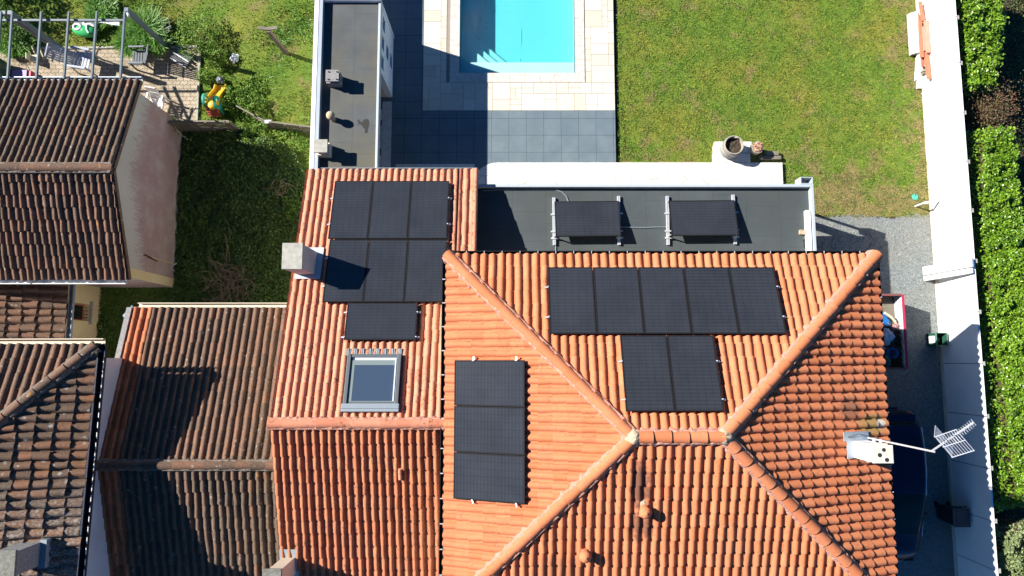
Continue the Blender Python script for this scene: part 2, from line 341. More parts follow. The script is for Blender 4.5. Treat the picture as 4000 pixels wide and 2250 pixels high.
m = Mat('white_stone_slab'); c = m.mix(m.ramp(m.noise(3, 6, .7, None, 1.5), [(.45, 0.), (.62, .6)]), (.66,.64,.61), (.48,.46,.43)); M['white_stone'] = m.fin(c, .75, 0, .3)
m = Mat('block_paving'); x, y, z = m.sep(m.pos)
wob = m.math('MULTIPLY', m.math('SINE', m.math('MULTIPLY', x, 2*math.pi/.13)), .018); wob2 = m.math('MULTIPLY', m.math('SINE', m.math('MULTIPLY', y, 2*math.pi/.26)), .018)
cv = m.new('ShaderNodeCombineXYZ'); m.put(cv.inputs[0], m.math('ADD', x, wob2)); m.put(cv.inputs[1], m.math('ADD', y, wob))
bt = m.new('ShaderNodeTexBrick'); m.put(bt.inputs['Vector'], cv.outputs[0]); bt.inputs['Scale'].default_value = 1; bt.inputs['Brick Width'].default_value = .26
bt.inputs['Row Height'].default_value = .145; bt.inputs['Mortar Size'].default_value = .009; bt.inputs['Color1'].default_value = (.34,.28,.20,1); bt.inputs['Color2'].default_value = (.42,.35,.26,1); bt.inputs['Mortar'].default_value = (.09,.075,.045,1)
c = m.mix(m.ramp(m.noise(1.1, 6, .7), [(.5, 0.), (.72, .8)]), bt.outputs[0], (.16,.13,.07)); c = m.mix(m.ramp(m.noise(25, 4), [(.55, 0.), (.8, .5)]), c, (.2,.17,.11))
M['blocks'] = m.bump(m.math('SUBTRACT', 1.0, bt.outputs['Fac']), .4, .01).fin(c, .9)
# soil, gravel, grass
m = Mat('soil'); M['soil'] = m.bump(m.noise(25, 6, .7), .8, .05).fin(m.mix(m.noise(6, 6, .7), (.035,.026,.017), (.10,.075,.05)), .95)
m = Mat('gravel'); v = m.voro(46, None, 'F1', 1); c = m.mix(m.sep(v)[0], (.115,.13,.13), (.27,.30,.30)); c = m.mix(m.ramp(m.noise(.8, 4), [(.4, 0.), (.7, .6)]), c, (.24,.225,.18))
c = m.mix(m.ramp(m.noise(14, 5, .7), [(.5, 0.), (.8, .5)]), c, (.33,.34,.32)); M['gravel'] = m.bump(m.voro(46), 1.0, .02).fin(c, .9)
LAWN = dict(g1=(.10,.215,.018), g2=(.18,.285,.026), y=(.33,.28,.045), br=(.30,.22,.10))
def grass_col(m, L, bare=.0, edge=False):
    n = m.noise(.55, 5, .62); n2 = m.noise(2.6, 5, .7, m.map(loc=(11, 3, 0))); n3 = m.noise(1.0, 5, .68, m.map(loc=(2, 17, 5)))
    c = m.mix(m.ramp(n2, [(.3, 0.), (.7, 1.)]), L['g1'], L['g2'])
    c = m.mix(m.ramp(n, [(.44, 0.), (.68, .6)]), c, L['y'])
    if edge:
        x, y, z = m.sep(m.pos); e = m.math('MAXIMUM', m.math('MULTIPLY', m.math('SUBTRACT', x, 13.2), .14), m.math('MULTIPLY', m.math('SUBTRACT', 8.2, y), .07)); n3 = m.math('ADD', n3, m.math('MINIMUM', m.math('MAXIMUM', e, 0.), .16))
    c = m.mix(m.ramp(n3, [(.55 - bare, 0.), (.68 - bare, .85)]), c, L['br'])
    return c
def lawn_mats(tag_, L, bare=0.0, edge=False):
    m = Mat(tag_ + '_ground'); c = grass_col(m, L, bare, edge); c = m.mix(m.ramp(m.noise(30, 5, .75), [(.36, .6), (.55, 0.)]), c, tuple(q * .35 for q in L['br']))
    g = m.bump(m.noise(45, 5, .7), 1.0, .05).fin(c, .95)
    m = Mat(tag_ + '_blade'); c = grass_col(m, L, bare, edge); r = m.attr('rnd')
    c = m.mix(m.ramp(r, [(0, .9), (.4, 0.), (.72, 0.), (1, .6)]), c, m.mix(m.math('GREATER_THAN', r, .6), tuple(q * .42 for q in L['g1']), tuple(min(1, q * 1.5) for q in L['y'])))
    return g, m.fin(c, .7, 0, .25)
M['lawn'], M['lawn_blade'] = lawn_mats('lawn', LAWN, .0, True)
M['wild'], M['wild_blade'] = lawn_mats('meadow', dict(g1=(.070,.165,.012), g2=(.145,.245,.020), y=(.29,.27,.045), br=(.27,.215,.085)), .0)
def leaf_mat(name, cols, gloss=.4, spec=.4):
    m = Mat(name); r = m.attr('rnd'); c = m.ramp(r, [(i / (len(cols) - 1), q) for i, q in enumerate(cols)])
    c = m.mix(m.ramp(m.noise(1.5, 3), [(.35, 0.), (.7, .45)]), c, cols[-1]); m.fin(c, gloss, 0, spec)
    tr = m.new('ShaderNodeBsdfTranslucent'); m.put(tr.inputs[0], c); mx = m.new('ShaderNodeMixShader'); mx.inputs[0].default_value = .18
    m.link(m.b.outputs[0], mx.inputs[1]); m.link(tr.outputs[0], mx.inputs[2]); m.link(mx.outputs[0], m.out.inputs[0]); return m.m
M['laurel'] = leaf_mat('laurel_leaf', [(.03,.085,.009), (.085,.19,.014), (.15,.29,.018), (.24,.38,.025)], .32, .5)
M['ivy'] = leaf_mat('ivy_leaf', [(.02,.055,.009), (.045,.10,.016), (.08,.15,.025), (.12,.19,.04)], .5)
M['weed'] = leaf_mat('weed_leaf', [(.04,.12,.010), (.09,.20,.014), (.15,.28,.02), (.21,.32,.035)], .55)
M['clover'] = leaf_mat('clover_leaf', [(.02,.06,.006), (.045,.115,.010), (.08,.17,.014), (.10,.20,.02)], .6)
M['straw'] = leaf_mat('dry_grass', [(.16,.12,.05), (.26,.20,.07), (.36,.28,.08), (.30,.26,.06)], .7)
M['clump_blade'] = leaf_mat('clump_blade', [(.03,.12,.012), (.07,.20,.018), (.12,.29,.03), (.18,.34,.05)], .5)
M['berry_leaf'] = leaf_mat('berry_bush_leaf', [(.09,.06,.03), (.14,.10,.05), (.08,.10,.03), (.20,.115,.06)], .6)
M['grey_leaf'] = leaf_mat('grey_green_leaf', [(.09,.14,.045), (.17,.23,.075), (.24,.30,.13), (.30,.36,.17)], .6)
M['bark'] = plain('bark', (.09,.06,.04), .9, 0, .2, .4, 14)
M['twig'] = plain('dry_twig', (.23,.17,.11), .9, 0, .2, .35, 9)
def wood(name, a, b, ax=1):
    m = Mat(name); s = [9, 9, 9]; s[ax] = .8; c = m.mix(m.ramp(m.noise(3, 6, .7, m.map(scale=tuple(s))), [(.3, 0.), (.7, 1.)]), a, b)
    m.bump(m.noise(4, 5, .7, m.map(scale=tuple(s))), .3, .01); return m.fin(c, .75, 0, .25)
M['timber'] = wood('red_timber', (.36,.11,.06), (.52,.20,.12)); M['timber_pink'] = wood('pale_red_timber', (.46,.19,.13), (.60,.30,.22))
M['old_wood'] = wood('grey_old_wood', (.09,.08,.058), (.25,.225,.17), 0); M['old_wood_v'] = wood('grey_old_post', (.10,.075,.055), (.22,.18,.14), 2)
M['barrel_wood'] = wood('barrel_stave', (.25,.21,.16), (.44,.40,.33), 2)
def plastic(name, col, rough=.4): return plain(name, col, rough, 0, .45, .07, 3)
P = {k: plastic(k + '_plastic', v) for k, v in dict(white=(.75,.75,.73), black=(.02,.021,.024), charcoal=(.055,.06,.07), green=(.03,.30,.12), dgreen=(.02,.075,.05), teal=(.05,.36,.26), yellow=(.68,.42,.03),
   red=(.52,.10,.07), blue=(.02,.22,.62), cream=(.66,.62,.42), purple=(.20,.14,.32), crimson=(.42,.03,.07), steel=(.075,.09,.105), slatewhite=(.55,.57,.62)).items()}
m = Mat('pergola_paint'); M['pergola'] = m.fin(m.mix(m.noise(5, 4), (.095,.13,.155), (.13,.165,.19)), .5, 0, .4)
m = Mat('pool_liner'); M['liner'] = m.fin(m.mix(m.noise(2, 3), (.52,.60,.60), (.56,.62,.61)), .6)
# pool water: clear, absorbing red with depth, rippled surface reflection
m = Mat('pool_water'); fr = m.new('ShaderNodeLayerWeight'); fr.inputs['Blend'].default_value = .5; tr = m.new('ShaderNodeBsdfTransparent'); gl = m.new('ShaderNodeBsdfGlossy'); gl.inputs['Roughness'].default_value = .05
wv = m.math('ADD', m.noise(5.5, 3, .6, m.map(scale=(1, 1.6, 1)), 1.0), m.math('MULTIPLY', m.noise(16, 3, .65, None, 1.5), .9)); bp = m.new('ShaderNodeBump'); bp.inputs['Strength'].default_value = .5; bp.inputs['Distance'].default_value = .05
m.put(bp.inputs['Height'], wv); m.link(bp.outputs[0], gl.inputs['Normal']); m.link(bp.outputs[0], fr.inputs['Normal']); m.put(tr.inputs[0], (.97,.99,1, 1))
mx = m.new('ShaderNodeMixShader'); m.put(mx.inputs[0], m.math('ADD', m.math('MULTIPLY', m.math('POWER', fr.outputs['Facing'], 4.0), .8), .025)); m.link(tr.outputs[0], mx.inputs[1]); m.link(gl.outputs[0], mx.inputs[2]); m.link(mx.outputs[0], m.out.inputs[0])
va = m.new('ShaderNodeVolumeAbsorption'); va.inputs[0].default_value = (.02,.95,.985,1); va.inputs[1].default_value = .72; vs_ = m.new('ShaderNodeVolumeScatter'); vs_.inputs[0].default_value = (.25,.9,1,1); vs_.inputs[1].default_value = .05; ad = m.new('ShaderNodeAddShader'); m.link(va.outputs[0], ad.inputs[0]); m.link(vs_.outputs[0], ad.inputs[1]); m.link(ad.outputs[0], m.out.inputs[1]); M['water'] = m.m
m = Mat('glass'); M['glass'] = m.fin((.009,.015,.011), .06, 0, .35)
m = Mat('roof_glass'); M['roof_glass'] = m.fin(m.mix(m.noise(60, 2), (.03,.05,.085), (.045,.07,.11)), .2, 0, .7)
m = Mat('car_paint'); m.fin((.004,.005,.030), .3, .2, .4); m.b.inputs['Coat Weight'].default_value = .35; m.b.inputs['Coat Roughness'].default_value = .06; M['car'] = m.m
M['rubber'] = plain('rubber', (.015,.015,.016), .8); M['chrome'] = plain('chrome', (.7,.7,.72), .15, 1, .5, .03)

# ------------------------------------------------------------------ the ground
def jag(poly, amp, step=.35):
    out = []
    for i in range(len(poly)):
        a = Vector(poly[i][:2]); b = Vector(poly[(i + 1) % len(poly)][:2]); n = max(1, int((b - a).length / step))
        for k in range(n):
            p = a.lerp(b, k / n); out.append((p.x + rng.normal() * amp, p.y + rng.normal() * amp))
    return out
GZ = -0.13                                                  # lawn level; the terrace is 0
g_ = MB(); hx0, hx1, hy0, hy1 = -2.1, 2.5, 9.9, 15.4           # the sheet is open where the pool is dug
for q in ((-120, hx0, -120, 120), (hx1, 120, -120, 120), (hx0, hx1, -120, hy0), (hx0, hx1, hy1, 120)): g_.bx(*q, GZ - .5, GZ - .012)
tag(g_.build('ground', M['soil']), kind='structure')
lawn_poly = [(3.72, 26), (14.55, 26), (14.5, 5.0), (9.2, 5.1), (9.2, 5.4), (8.7, 5.5), (3.72, 5.5)]
tag(MB().prism(lawn_poly, GZ - .1, GZ).build('lawn', M['lawn']), kind='structure')
gp = [(1, -9), (14.6, -9), (14.6, 5.0)] + [(14.6 - i * .07, 5.06 + .05 * math.sin(i * .21) + rng.normal() * .045) for i in range(1, 79)] + [(9.0, 5.1), (9.0, 2), (1, 2)]
tag(MB().prism(gp, GZ - .09, GZ + .006).build('gravel_drive', M['gravel']), kind='structure')
# rough meadow of the neighbouring plot: rises gently away from the stained gable
def meadow_z(x, y):
    t = np.clip((x + 11.3) / 3.0, 0, 1); s = t*t*(3 - 2*t)
    return .02 + .33 * s * np.clip((12.5 - np.abs(y - 5)) / 5, 0, 1) + .05 * np.sin(x * 1.7 + y) * s
nx, ny = 60, 80; xs = np.linspace(-22, -6.15, nx); ys = np.linspace(-9, 16, ny); X, Y = np.meshgrid(xs, ys); Z = meadow_z(X, Y) - .03
V = np.stack([X.ravel(), Y.ravel(), Z.ravel()], 1); I = np.arange(nx * ny).reshape(ny, nx)
F = np.stack([I[:-1, :-1].ravel(), I[:-1, 1:].ravel(), I[1:, 1:].ravel(), I[1:, :-1].ravel()], 1)
tag(npmesh('meadow', V, F, M['wild'], smooth=True), kind='structure')

# terrace: slate tiles, cream pavers, pool coping, crazy-paved path
x0, x1 = -1.86, 2.23; py0 = 10.16; cw = .345                     # pool inside and coping width
def ring(poly_out, hole, z0, z1):                           # rectangle with a rectangular hole, as four slabs
    (a, b, c, d), (e, f, g, h) = poly_out, hole
    return MB().bx(a, e, c, d, z0, z1).bx(f, b, c, d, z0, z1).bx(e, f, c, g, z0, z1).bx(e, f, h, d, z0, z1)
tx0 = A(1652, 300).x; tx1 = 3.62; ty0 = A(2000, 432).y; TN = 15.2; sy0 = A(2000, 635).y
b = MB(); b.bx(-4.9, tx0, 5.6, TN, -.3, 0); b.bx(tx0, tx1, sy0, ty0, -.3, 0); b.bx(tx0, -.35, 5.4, sy0, -.3, 0)
tag(b.build('slate_terrace', M['slate']), kind='structure')
b = MB(); b.bx(tx0 + .002, x0 - cw, ty0 + .002, TN, -.3, -.012); b.bx(x1 + cw, tx1, ty0 + .002, TN, -.3, -.012); b.bx(x0 - cw, x1 + cw, ty0 + .002, py0 - cw, -.3, -.012)
tag(b.build('paver_bed', M['joint']), kind='structure')
def ashlar(x0, x1, y0, y1, holes, u=.205):
    nx, ny = int((x1 - x0) / u + .5), int((y1 - y0) / u + .5); used = np.zeros((nx, ny), bool); out = []
    for i in range(nx):
        for j in range(ny):
            cx, cy = x0 + (i + .5) * u, y0 + (j + .5) * u
            if any(h[0] < cx < h[1] and h[2] < cy < h[3] for h in holes): used[i, j] = True
    for j in range(ny):
        for i in range(nx):
            if used[i, j]: continue
            opts = [(3, 3), (3, 2), (2, 3), (2, 2), (3, 4), (2, 1), (1, 2), (4, 3)]; random.shuffle(opts); opts += [(2, 1), (1, 2), (1, 1)]
            for a, c in opts:
                if i + a <= nx and j + c <= ny and not used[i:i+a, j:j+c].any():
                    used[i:i+a, j:j+c] = True; out.append((x0 + i*u, x0 + (i+a)*u, y0 + j*u, y0 + (j+c)*u)); break
    return out
V = []; rn = []; F = []
for (a, c, d, e) in ashlar(tx0 + .004, tx1 - .004, ty0 + .006, TN, [(x0 - cw - .03, x1 + cw + .03, py0 - cw - .03, 99)]):
    c = min(c, tx1); g = .006; k = len(V); r = rng.random(); hz = rng.uniform(-.002, .002)
    if d < py0 - cw and e > py0 - cw and a < x1 + cw and c > x0 - cw: e = min(e, py0 - cw)
    V += [(a+g, d+g, hz), (c-g, d+g, hz), (c-g, e-g, hz), (a+g, e-g, hz), (a+g, d+g, -.03), (c-g, d+g, -.03), (c-g, e-g, -.03), (a+g, e-g, -.03)]; rn += [r] * 8
    F += [(k, k+1, k+2, k+3), (k, k+4, k+5, k+1), (k+1, k+5, k+6, k+2), (k+2, k+6, k+7, k+3), (k+3, k+7, k+4, k)]
tag(npmesh('cream_pavers', V, F, M['travertine'], attrs={'rnd': rn}), kind='structure')
b = MB()                                                     # coping slabs
def run(a0, a1, n): return [(a0 + (a1 - a0) * i / n, a0 + (a1 - a0) * (i + 1) / n) for i in range(n)]
for a, c in run(x0 - cw, x1 + cw, 9): b.bx(a + .003, c - .003, py0 - cw + .006, py0, -.3, .012)
for xa, xb in ((x0 - cw + .006, x0), (x1, x1 + cw - .006)):
    for a, c in run(py0 + .003, TN, 10): b.bx(xa, xb, a, c - .006, -.3, .012)
tag(b.build('pool_coping', M['coping']), kind='structure')
# pool basin: floor, walls, ledge, triangular corner steps
D = -.92; b = MB(); yn = TN
fl = .12
b.add([(x0, py0, D), (x1, py0, D), (x1, yn, D), (x0, yn, D)], [(0, 1, 2, 3)])
b.add([(x0, py0, D), (x0, yn, D), (x0, yn, 0), (x0, py0, 0), (x1, py0, D), (x1, yn, D), (x1, yn, 0), (x1, py0, 0)], [(0, 1, 2, 3), (4, 7, 6, 5), (0, 3, 7, 4), (1, 5, 6, 2)])
ly = A(2000, 243, -.25).y
b.bx(x0 + .002, x1 - .002, py0 + .002, ly, D, -.27)
def tri(k, z):
    b.prism([(x0 + .003, ly + .001), (x0 + k, ly + .001), (x0 + .003, ly + k * .86)], D + .002, z)
tri(1.10, -.44); tri(1.50, -.60); tri(1.90, -.76)
b.tube((.30, py0 + .62, D + .008), (.30, py0 + .98, D + .008), .009, n=6); b.tube((.33, py0 + 1.5, D + .008), (.33, py0 + 2.1, D + .008), .009, n=6)
for k_ in range(26): q_ = (x0 + .35 + abs(rng.normal()) * .22 + .02 * k_, py0 + 1.3 + k_ * .075 + rng.normal() * .08); b.tube((*q_, D + .004), (q_[0] + rng.normal() * .02, q_[1] + rng.normal() * .02, D + .010), .012, n=5, mi=1)
pool = tag(b.build('swimming_pool', [M['liner'], M['soil']]), kind='structure')
tag(MB().bx(x0 + .001, x1 - .001, py0 + .001, yn - .001, D + .012, -.07).build('pool_water', M['water']), kind='structure')
# white crazy-paved path with a rounded end, its edging slabs, and the shaded strip by the pool house
cx = A(1945, 640).x; rr = .95
arc = [(cx - rr * math.sin(t), sy0 - rr + rr * math.cos(t)) for t in np.linspace(R(90), 0, 9)]
path = [(A(3055, 628).x, sy0), (A(3055, 628).x, 5.2), (cx - rr, 5.2)][::1] + arc
tag(MB().prism(path, -.3, .008).build('stone_path', M['crazy']), kind='structure')
b = MB(); xx = cx + .05
while xx < 8.9:
    wdt = rng.uniform(.28, .5); b.bx(xx + .003, min(xx + wdt, A(3055, 628).x) - .003, sy0 - .33, sy0 - .002, -.02, .014); xx += wdt
yy = 5.9
while yy < A(1500, 400).y:
    hgt = rng.uniform(.28, .42); b.bx(-4.55, -4.22, yy + .003, yy + hgt - .003, -.02, .010); b.bx(-4.9, -4.56, yy + .02, yy + hgt * 1.3, -.02, .010) if rng.random() < .6 else 0; yy += hgt
xx = A(1545, 648).x
while xx < A(1830, 648).x:
    b.bx(xx + .003, xx + .245, A(1600, 655).y, A(1600, 641).y, -.02, .010); xx += .25
tag(b.build('stone_edging', M['white_stone']), kind='structure')
b = MB()                                                     # stone pad under the planters
for (a, c, d, e) in [(2792, 2850, 553, 568), (2850, 2935, 553, 568), (2788, 2850, 568, 600), (2850, 2930, 568, 597), (2786, 2880, 600, 634), (2880, 2930, 598, 634)]:
    p, q = A(a, e), A(c, d); b.bx(p.x + .004, q.x - .004, p.y + .004, q.y - .004, -.3, .012)
tag(b.build('stone_pad', M['white_stone']), kind='structure')
# block-paved patio with its kerb
pk = [A(-80, 478), A(768, 478), A(782, 188), A(-80, 196)]
tag(MB().prism([p.to_2d() for p in pk], -.1, .03).build('patio', M['blocks']), kind='structure')
b = MB(); b.bar(pk[2] + Vector((.03, .03, .02)), pk[3] + Vector((0, .03, .02)), .07, .12); b.bar(pk[1] + Vector((.03, 0, .02)), pk[2] + Vector((.03, 0, .02)), .07, .12)
tag(b.build('patio_kerb', M['concrete']), kind='structure')

# ------------------------------------------------------------------ roof tiles
def roof_face(name, parent, poly, mat, pitch=.225, course=.36, amp=.065, wbar=.74, step=.034, jit=.006, clip=None, voff=0.0, uoff=0.0, deckmat=None, taper=.03):
    """one tiled roof slope as ONE mesh. poly: convex, seen from above counter-clockwise, poly[0]->poly[1] = eave"""
    P_ = [Vector(p) for p in poly]; e = (P_[1] - P_[0]).normalized(); n = (P_[1] - P_[0]).cross(P_[2] - P_[1]).normalized()
    if n.z < 0: n = -n
    up = n.cross(e)
    us = [(p - P_[0]).dot(e) for p in P_]; vs_ = [(p - P_[0]).dot(up) for p in P_]
    u0, u1, v1 = min(us), max(us), max(vs_)
    i0, i1 = int(math.floor((u0 - uoff) / pitch)), int(math.ceil((u1 - uoff) / pitch)); nr = int(math.ceil(v1 / course)) + 1
    s = np.array([0, .05, .12, .2, .3, .4, .5, .6, .68, .75, .81, .9, 1.0]) ; s[:10] = s[:10] / .75 * wbar; s[10] = wbar + .06; K = len(s)
    q = np.clip(s / wbar, 0, 1); h = amp * np.power(np.sin(np.pi * q), .62); h[s >= wbar] = 0; h[-2] = -.012
    V = []; U = []; F = []; base = 0
    ii, rr_ = np.meshgrid(np.arange(i0, i1), np.arange(-1 if voff else 0, nr)); ii = ii.ravel(); rr_ = rr_.ravel()
    nT = len(ii); du = rng.normal(0, jit, nT); dh = rng.normal(0, jit * .6, nT); dv = rng.normal(0, jit * 1.3, nT); tw = rng.normal(0, jit * .8, nT)
    cols = {c: rng.normal(0, jit * .8) for c in range(i0, i1)}; cj = np.array([cols[c] for c in ii])
    va = rr_ * course - voff; vb = va + course * 1.06
    def row(v, hh, taper, ddu):
        uu = uoff + ii[:, None] * pitch + (s[None, :] - wbar / 2) * taper * pitch + wbar / 2 * pitch + (du + cj)[:, None] * (s[None, :] < .97) * (s[None, :] > 0) + ddu[:, None]
        H = hh + dh[:, None]; W = np.repeat(v[:, None], K, 1)
        return np.stack([uu, W, H], 2)
    isb = (s < wbar)
    hlow = h[None, :] * 1.06 + step + 0 * ii[:, None]; hup = h[None, :] * .93 + 0 * ii[:, None]
    a_ = row(va + dv, hlow, 1 + taper, tw); b_ = row(vb, hup, 1 - taper, -tw)
    r0 = row(va + dv + .001, hlow - .003, 1 + taper, tw); r1 = row(va + dv + .012, np.minimum(hlow, 0) - .01, 1 + taper, tw)
    loc = np.stack([a_, b_, r0, r1], 1).reshape(-1, 3)                  # nT,4,K
    uv = np.stack([np.repeat(((ii + .5))[:, None], 4 * K, 1), np.repeat((rr_ + .5)[:, None], 4 * K, 1)], 2).reshape(-1, 2)
    k = np.arange(K - 1); t = np.arange(nT)[:, None] * 4 * K
    f1 = np.stack([t + k, t + k + 1, t + K + k + 1, t + K + k], 2).reshape(-1, 4)
    f2 = np.stack([t + 2*K + k, t + 3*K + k, t + 3*K + k + 1, t + 2*K + k + 1], 2).reshape(-1, 4)
    F = np.concatenate([f1, f2])
    B = np.array([e, up, n]); W = loc @ B + np.array(P_[0])
    o = npmesh(name, W, F, mat, parent, uv=uv, smooth=True)
    bm = bmesh.new(); bm.from_mesh(o.data); inv = MW[parent.name].inverted() if parent else Matrix.Identity(4); i3 = inv.to_3x3()
    N = len(P_)
    for i in range(1, N):
        p, q2 = P_[i], P_[(i + 1) % N]; nn = (q2 - p).cross(n).normalized()
        if (sum(P_, Vector()) / N - p).dot(nn) > 0: nn = -nn
        bmesh.ops.bisect_plane(bm, geom=bm.verts[:] + bm.edges[:] + bm.faces[:], plane_co=inv @ p, plane_no=i3 @ nn, clear_outer=True)
    # boarding under the tiles
    D_ = [inv @ (p - n * .012 + up * (.03 if i < 2 else 0)) for i, p in enumerate(P_)]; E_ = [inv @ (p - n * .07 + up * (.03 if i < 2 else 0)) for i, p in enumerate(P_)]
    dv_ = [bm.verts.new(p) for p in D_]; ev_ = [bm.verts.new(p) for p in E_]; fs = [bm.faces.new(dv_), bm.faces.new(list(reversed(ev_)))]
    for i in range(N): fs.append(bm.faces.new([dv_[i], ev_[i], ev_[(i + 1) % N], dv_[(i + 1) % N]]))
    o.data.materials.append(deckmat or M['old_wood'])
    for f in fs: f.material_index = 1
    bm.to_mesh(o.data); bm.free(); return o
def ridge(name, parent, p0, p1, mat, r=.12, seg=.42, mortar=None, lift=.03, flip=False, spread=.20):
    """a line of overlapping half-round cap tiles, with lumpy mortar bedding as a child"""
    p0, p1 = Vector(p0), Vector(p1)
    if flip: p0, p1 = p1, p0
    d = (p1 - p0).normalized(); L = (p1 - p0).length; x = d.cross(Vector((0, 0, 1))).normalized(); z = x.cross(d).normalized()
    n = max(1, round(L / seg)); b = MB(); K = 13; uvs = []
    for i in range(n):
        a0 = L * i / n; a1 = L * (i + 1) / n + .045; j = Vector((rng.normal() * .006, rng.normal() * .006, rng.normal() * .004)); vs = []
        for (t, rad, hz) in ((a0, r * 1.09, .012), (a1, r * .93, -.006)):
            for k in range(K):
                an = math.pi * (k / (K - 1) * 1.16 - .08); vs.append(p0 + d * t + x * (rad * math.cos(an)) + z * (rad * math.sin(an) * .95 + lift + hz) + j)
        c0 = len(vs); vs += [p0 + d * a0 + x * (r * .95 * math.cos(math.pi * k / (K - 1))) + z * (r * .9 * math.sin(math.pi * k / (K - 1)) + lift) + j for k in range(K)]
        b.add(vs, [(k, k + 1, K + k + 1, K + k) for k in range(K - 1)] + [(2*K + k, 2*K + k + 1, k + 1, k) for k in range(K - 1)] + [tuple(range(2*K, 3*K))])
        uvs.append((i, len(vs)))
    o = b.build(name, mat, parent, smooth=True)
    l = o.data.uv_layers.new(name='UVMap'); tile = np.repeat([q[0] for q in uvs], [q[1] for q in uvs])
    vi = np.zeros(len(o.data.loops), np.int32); o.data.loops.foreach_get('vertex_index', vi)
    l.data.foreach_set('uv', np.stack([tile[vi] + .5, np.full(len(vi), 77.5)], 1).astype(np.float32).ravel())
    if mortar:
        st = int(L / .09)
        for sd_ in (-1, 1):
            rows = []; m_ = MB()
            for i in range(st + 1):
                c = p0 + d * (L * i / st); wd = spread + rng.normal() * .022 + .02 * math.sin(i * 2.6)
                rows.append([c + x * sd_ * r * .6 + z * (lift + .075), c + x * sd_ * (r + .02) + z * (lift + .045 + rng.normal() * .012), c + x * sd_ * wd - z * (.0 + wd * .33) + z * rng.normal() * .01, c + x * sd_ * wd * .9 - z * .14])
            for a, c in zip(rows[:-1], rows[1:]): m_.add(a + c, [(0, 1, 5, 4), (1, 2, 6, 5), (2, 3, 7, 6)])
            mo = m_.build('mortar', mortar, parent); mo.parent = o
    return o
def gutter(name, parent, p0, p1, mat, wd=.12, h=.10, thick=.012):
    """open box gutter along an eave"""
    p0, p1 = Vector(p0), Vector(p1); d = (p1 - p0).normalized(); x = d.cross(Vector((0, 0, 1))).normalized(); b = MB(); z = Vector((0, 0, 1))
    b.bar(p0 - z * h, p1 - z * h, wd, thick); b.bar(p0 + x * wd / 2 - z * h / 2, p1 + x * wd / 2 - z * h / 2, thick, h); b.bar(p0 - x * wd / 2 - z * h / 2, p1 - x * wd / 2 - z * h / 2, thick, h)
    b.bar(p0 + x * wd / 2, p1 + x * wd / 2, .022, .018); b.bar(p0 - x * wd / 2, p1 - x * wd / 2, .022, .018)
    return b.build(name, mat, parent)

M['lead'] = plain('lead_sheet', (.20,.225,.24), .7, 0, .3, .2, 20)
# ------------------------------------------------------------------ the main house: hipped block + lower wing
EW, EE, EN, ES = -1.70, 9.53, 2.80, -6.20; ZE = 5.42; ZR = 7.15; RW, RE, RY = 2.80, 4.86, -1.70
house = thing('house', 'large orange tiled house with hipped roof and lower wing covered in solar panels', 'house', (4, -1.7, 0))
b = MB(); b.bx(EW + .14, EE - .45, ES + .4, EN - .5, GZ - .2, ZE - .02); b.bx(-6.1, -1.42, -9.0, 5.35, -.2, 2.75)
b.add([(-6.1, 5.35, 2.75), (-6.1, -9.0, 2.75), (-6.1, -1.56, 5.1), (-5.9, 5.35, 2.75), (-5.9, -9.0, 2.75), (-5.9, -1.56, 5.1)], [(0, 1, 2), (3, 5, 4), (0, 2, 5, 3), (1, 4, 5, 2)])
b.build('wall', M['cream'], house)
NW, NE, SW, SE = Vector((EW, EN, ZE)), Vector((EE, EN, ZE)), Vector((EW, ES, ZE)), Vector((EE, ES, ZE)); RA, RB = Vector((RW, RY, ZR)), Vector((RE, RY, ZR))
KW = dict(pitch=.225, course=.36)
roofN = roof_face('roof_slope', house, [NE, NW, RA, RB], M['tile'], uoff=.05, taper=.015, jit=.005, **KW)
roofW = roof_face('roof_slope', house, [NW, SW, RA], M['tile'], uoff=.02, **KW)
roofS = roof_face('roof_slope', house, [SW, SE, RB, RA], M['tile_soot'], uoff=.1, wbar=.70, **KW)
roofE = roof_face('roof_slope', house, [SE, NE, RB], M['tile_moss_spot'], uoff=.07, wbar=.76, **KW)
for a, c in ((NW, RA), (NE, RB), (SW, RA), (SE, RB)): ridge('hip_tiles', house, a, c, M['tile'], .135, .43, M['mortar'], .035)
ridge('ridge_tiles', house, RB, RA, M['tile'], .14, .42, M['mortar'], .04)
for p in (RA, RB):
    o = MB().lathe([(.20, -.10), (.18, .05), (.14, .11), (.07, .15), (.0, .16)], p + Vector((0, 0, .03)), 11).build('ridge_cement', M['cement'], house, smooth=True)
    for v in o.data.vertices: v.co += Vector((rng.normal() * .02, rng.normal() * .02, rng.normal() * .012))
# wing roof
WN, WS, WR = 5.80, -9.0, -1.56; ZN, ZRL = 2.93, 5.28; WX0, WX1 = -6.22, -1.08
nsl = (ZRL - ZN) / (WN - WR); ZS = ZRL - nsl * 1.02 * (WR - WS)
zc = ZN + nsl * (WN - 2.7)
wing = [(WX1, WN, ZN), (WX0, WN, ZN), (WX0, WR, ZRL), (EW + .02, WR, ZRL), (EW + .02, 2.7, zc), (WX1, 2.7, zc)]
roofL = roof_face('roof_slope', house, [(EW + .12, WN, ZN), (WX0, WN, ZN), (WX0, WR, ZRL), (EW + .12, WR, ZRL)], M['tile_pale'], pitch=.199, course=.37, amp=.058, wbar=.72, uoff=.03, step=.02, taper=.012, jit=.004)
roof_face('roof_slope', house, [(WX1, WN, ZN), (EW + .12, WN, ZN), (EW + .12, 2.75, ZN + nsl * (WN - 2.75)), (WX1, 2.75, ZN + nsl * (WN - 2.75))], M['tile_pale'], pitch=.206, course=.37, amp=.058, wbar=.76)
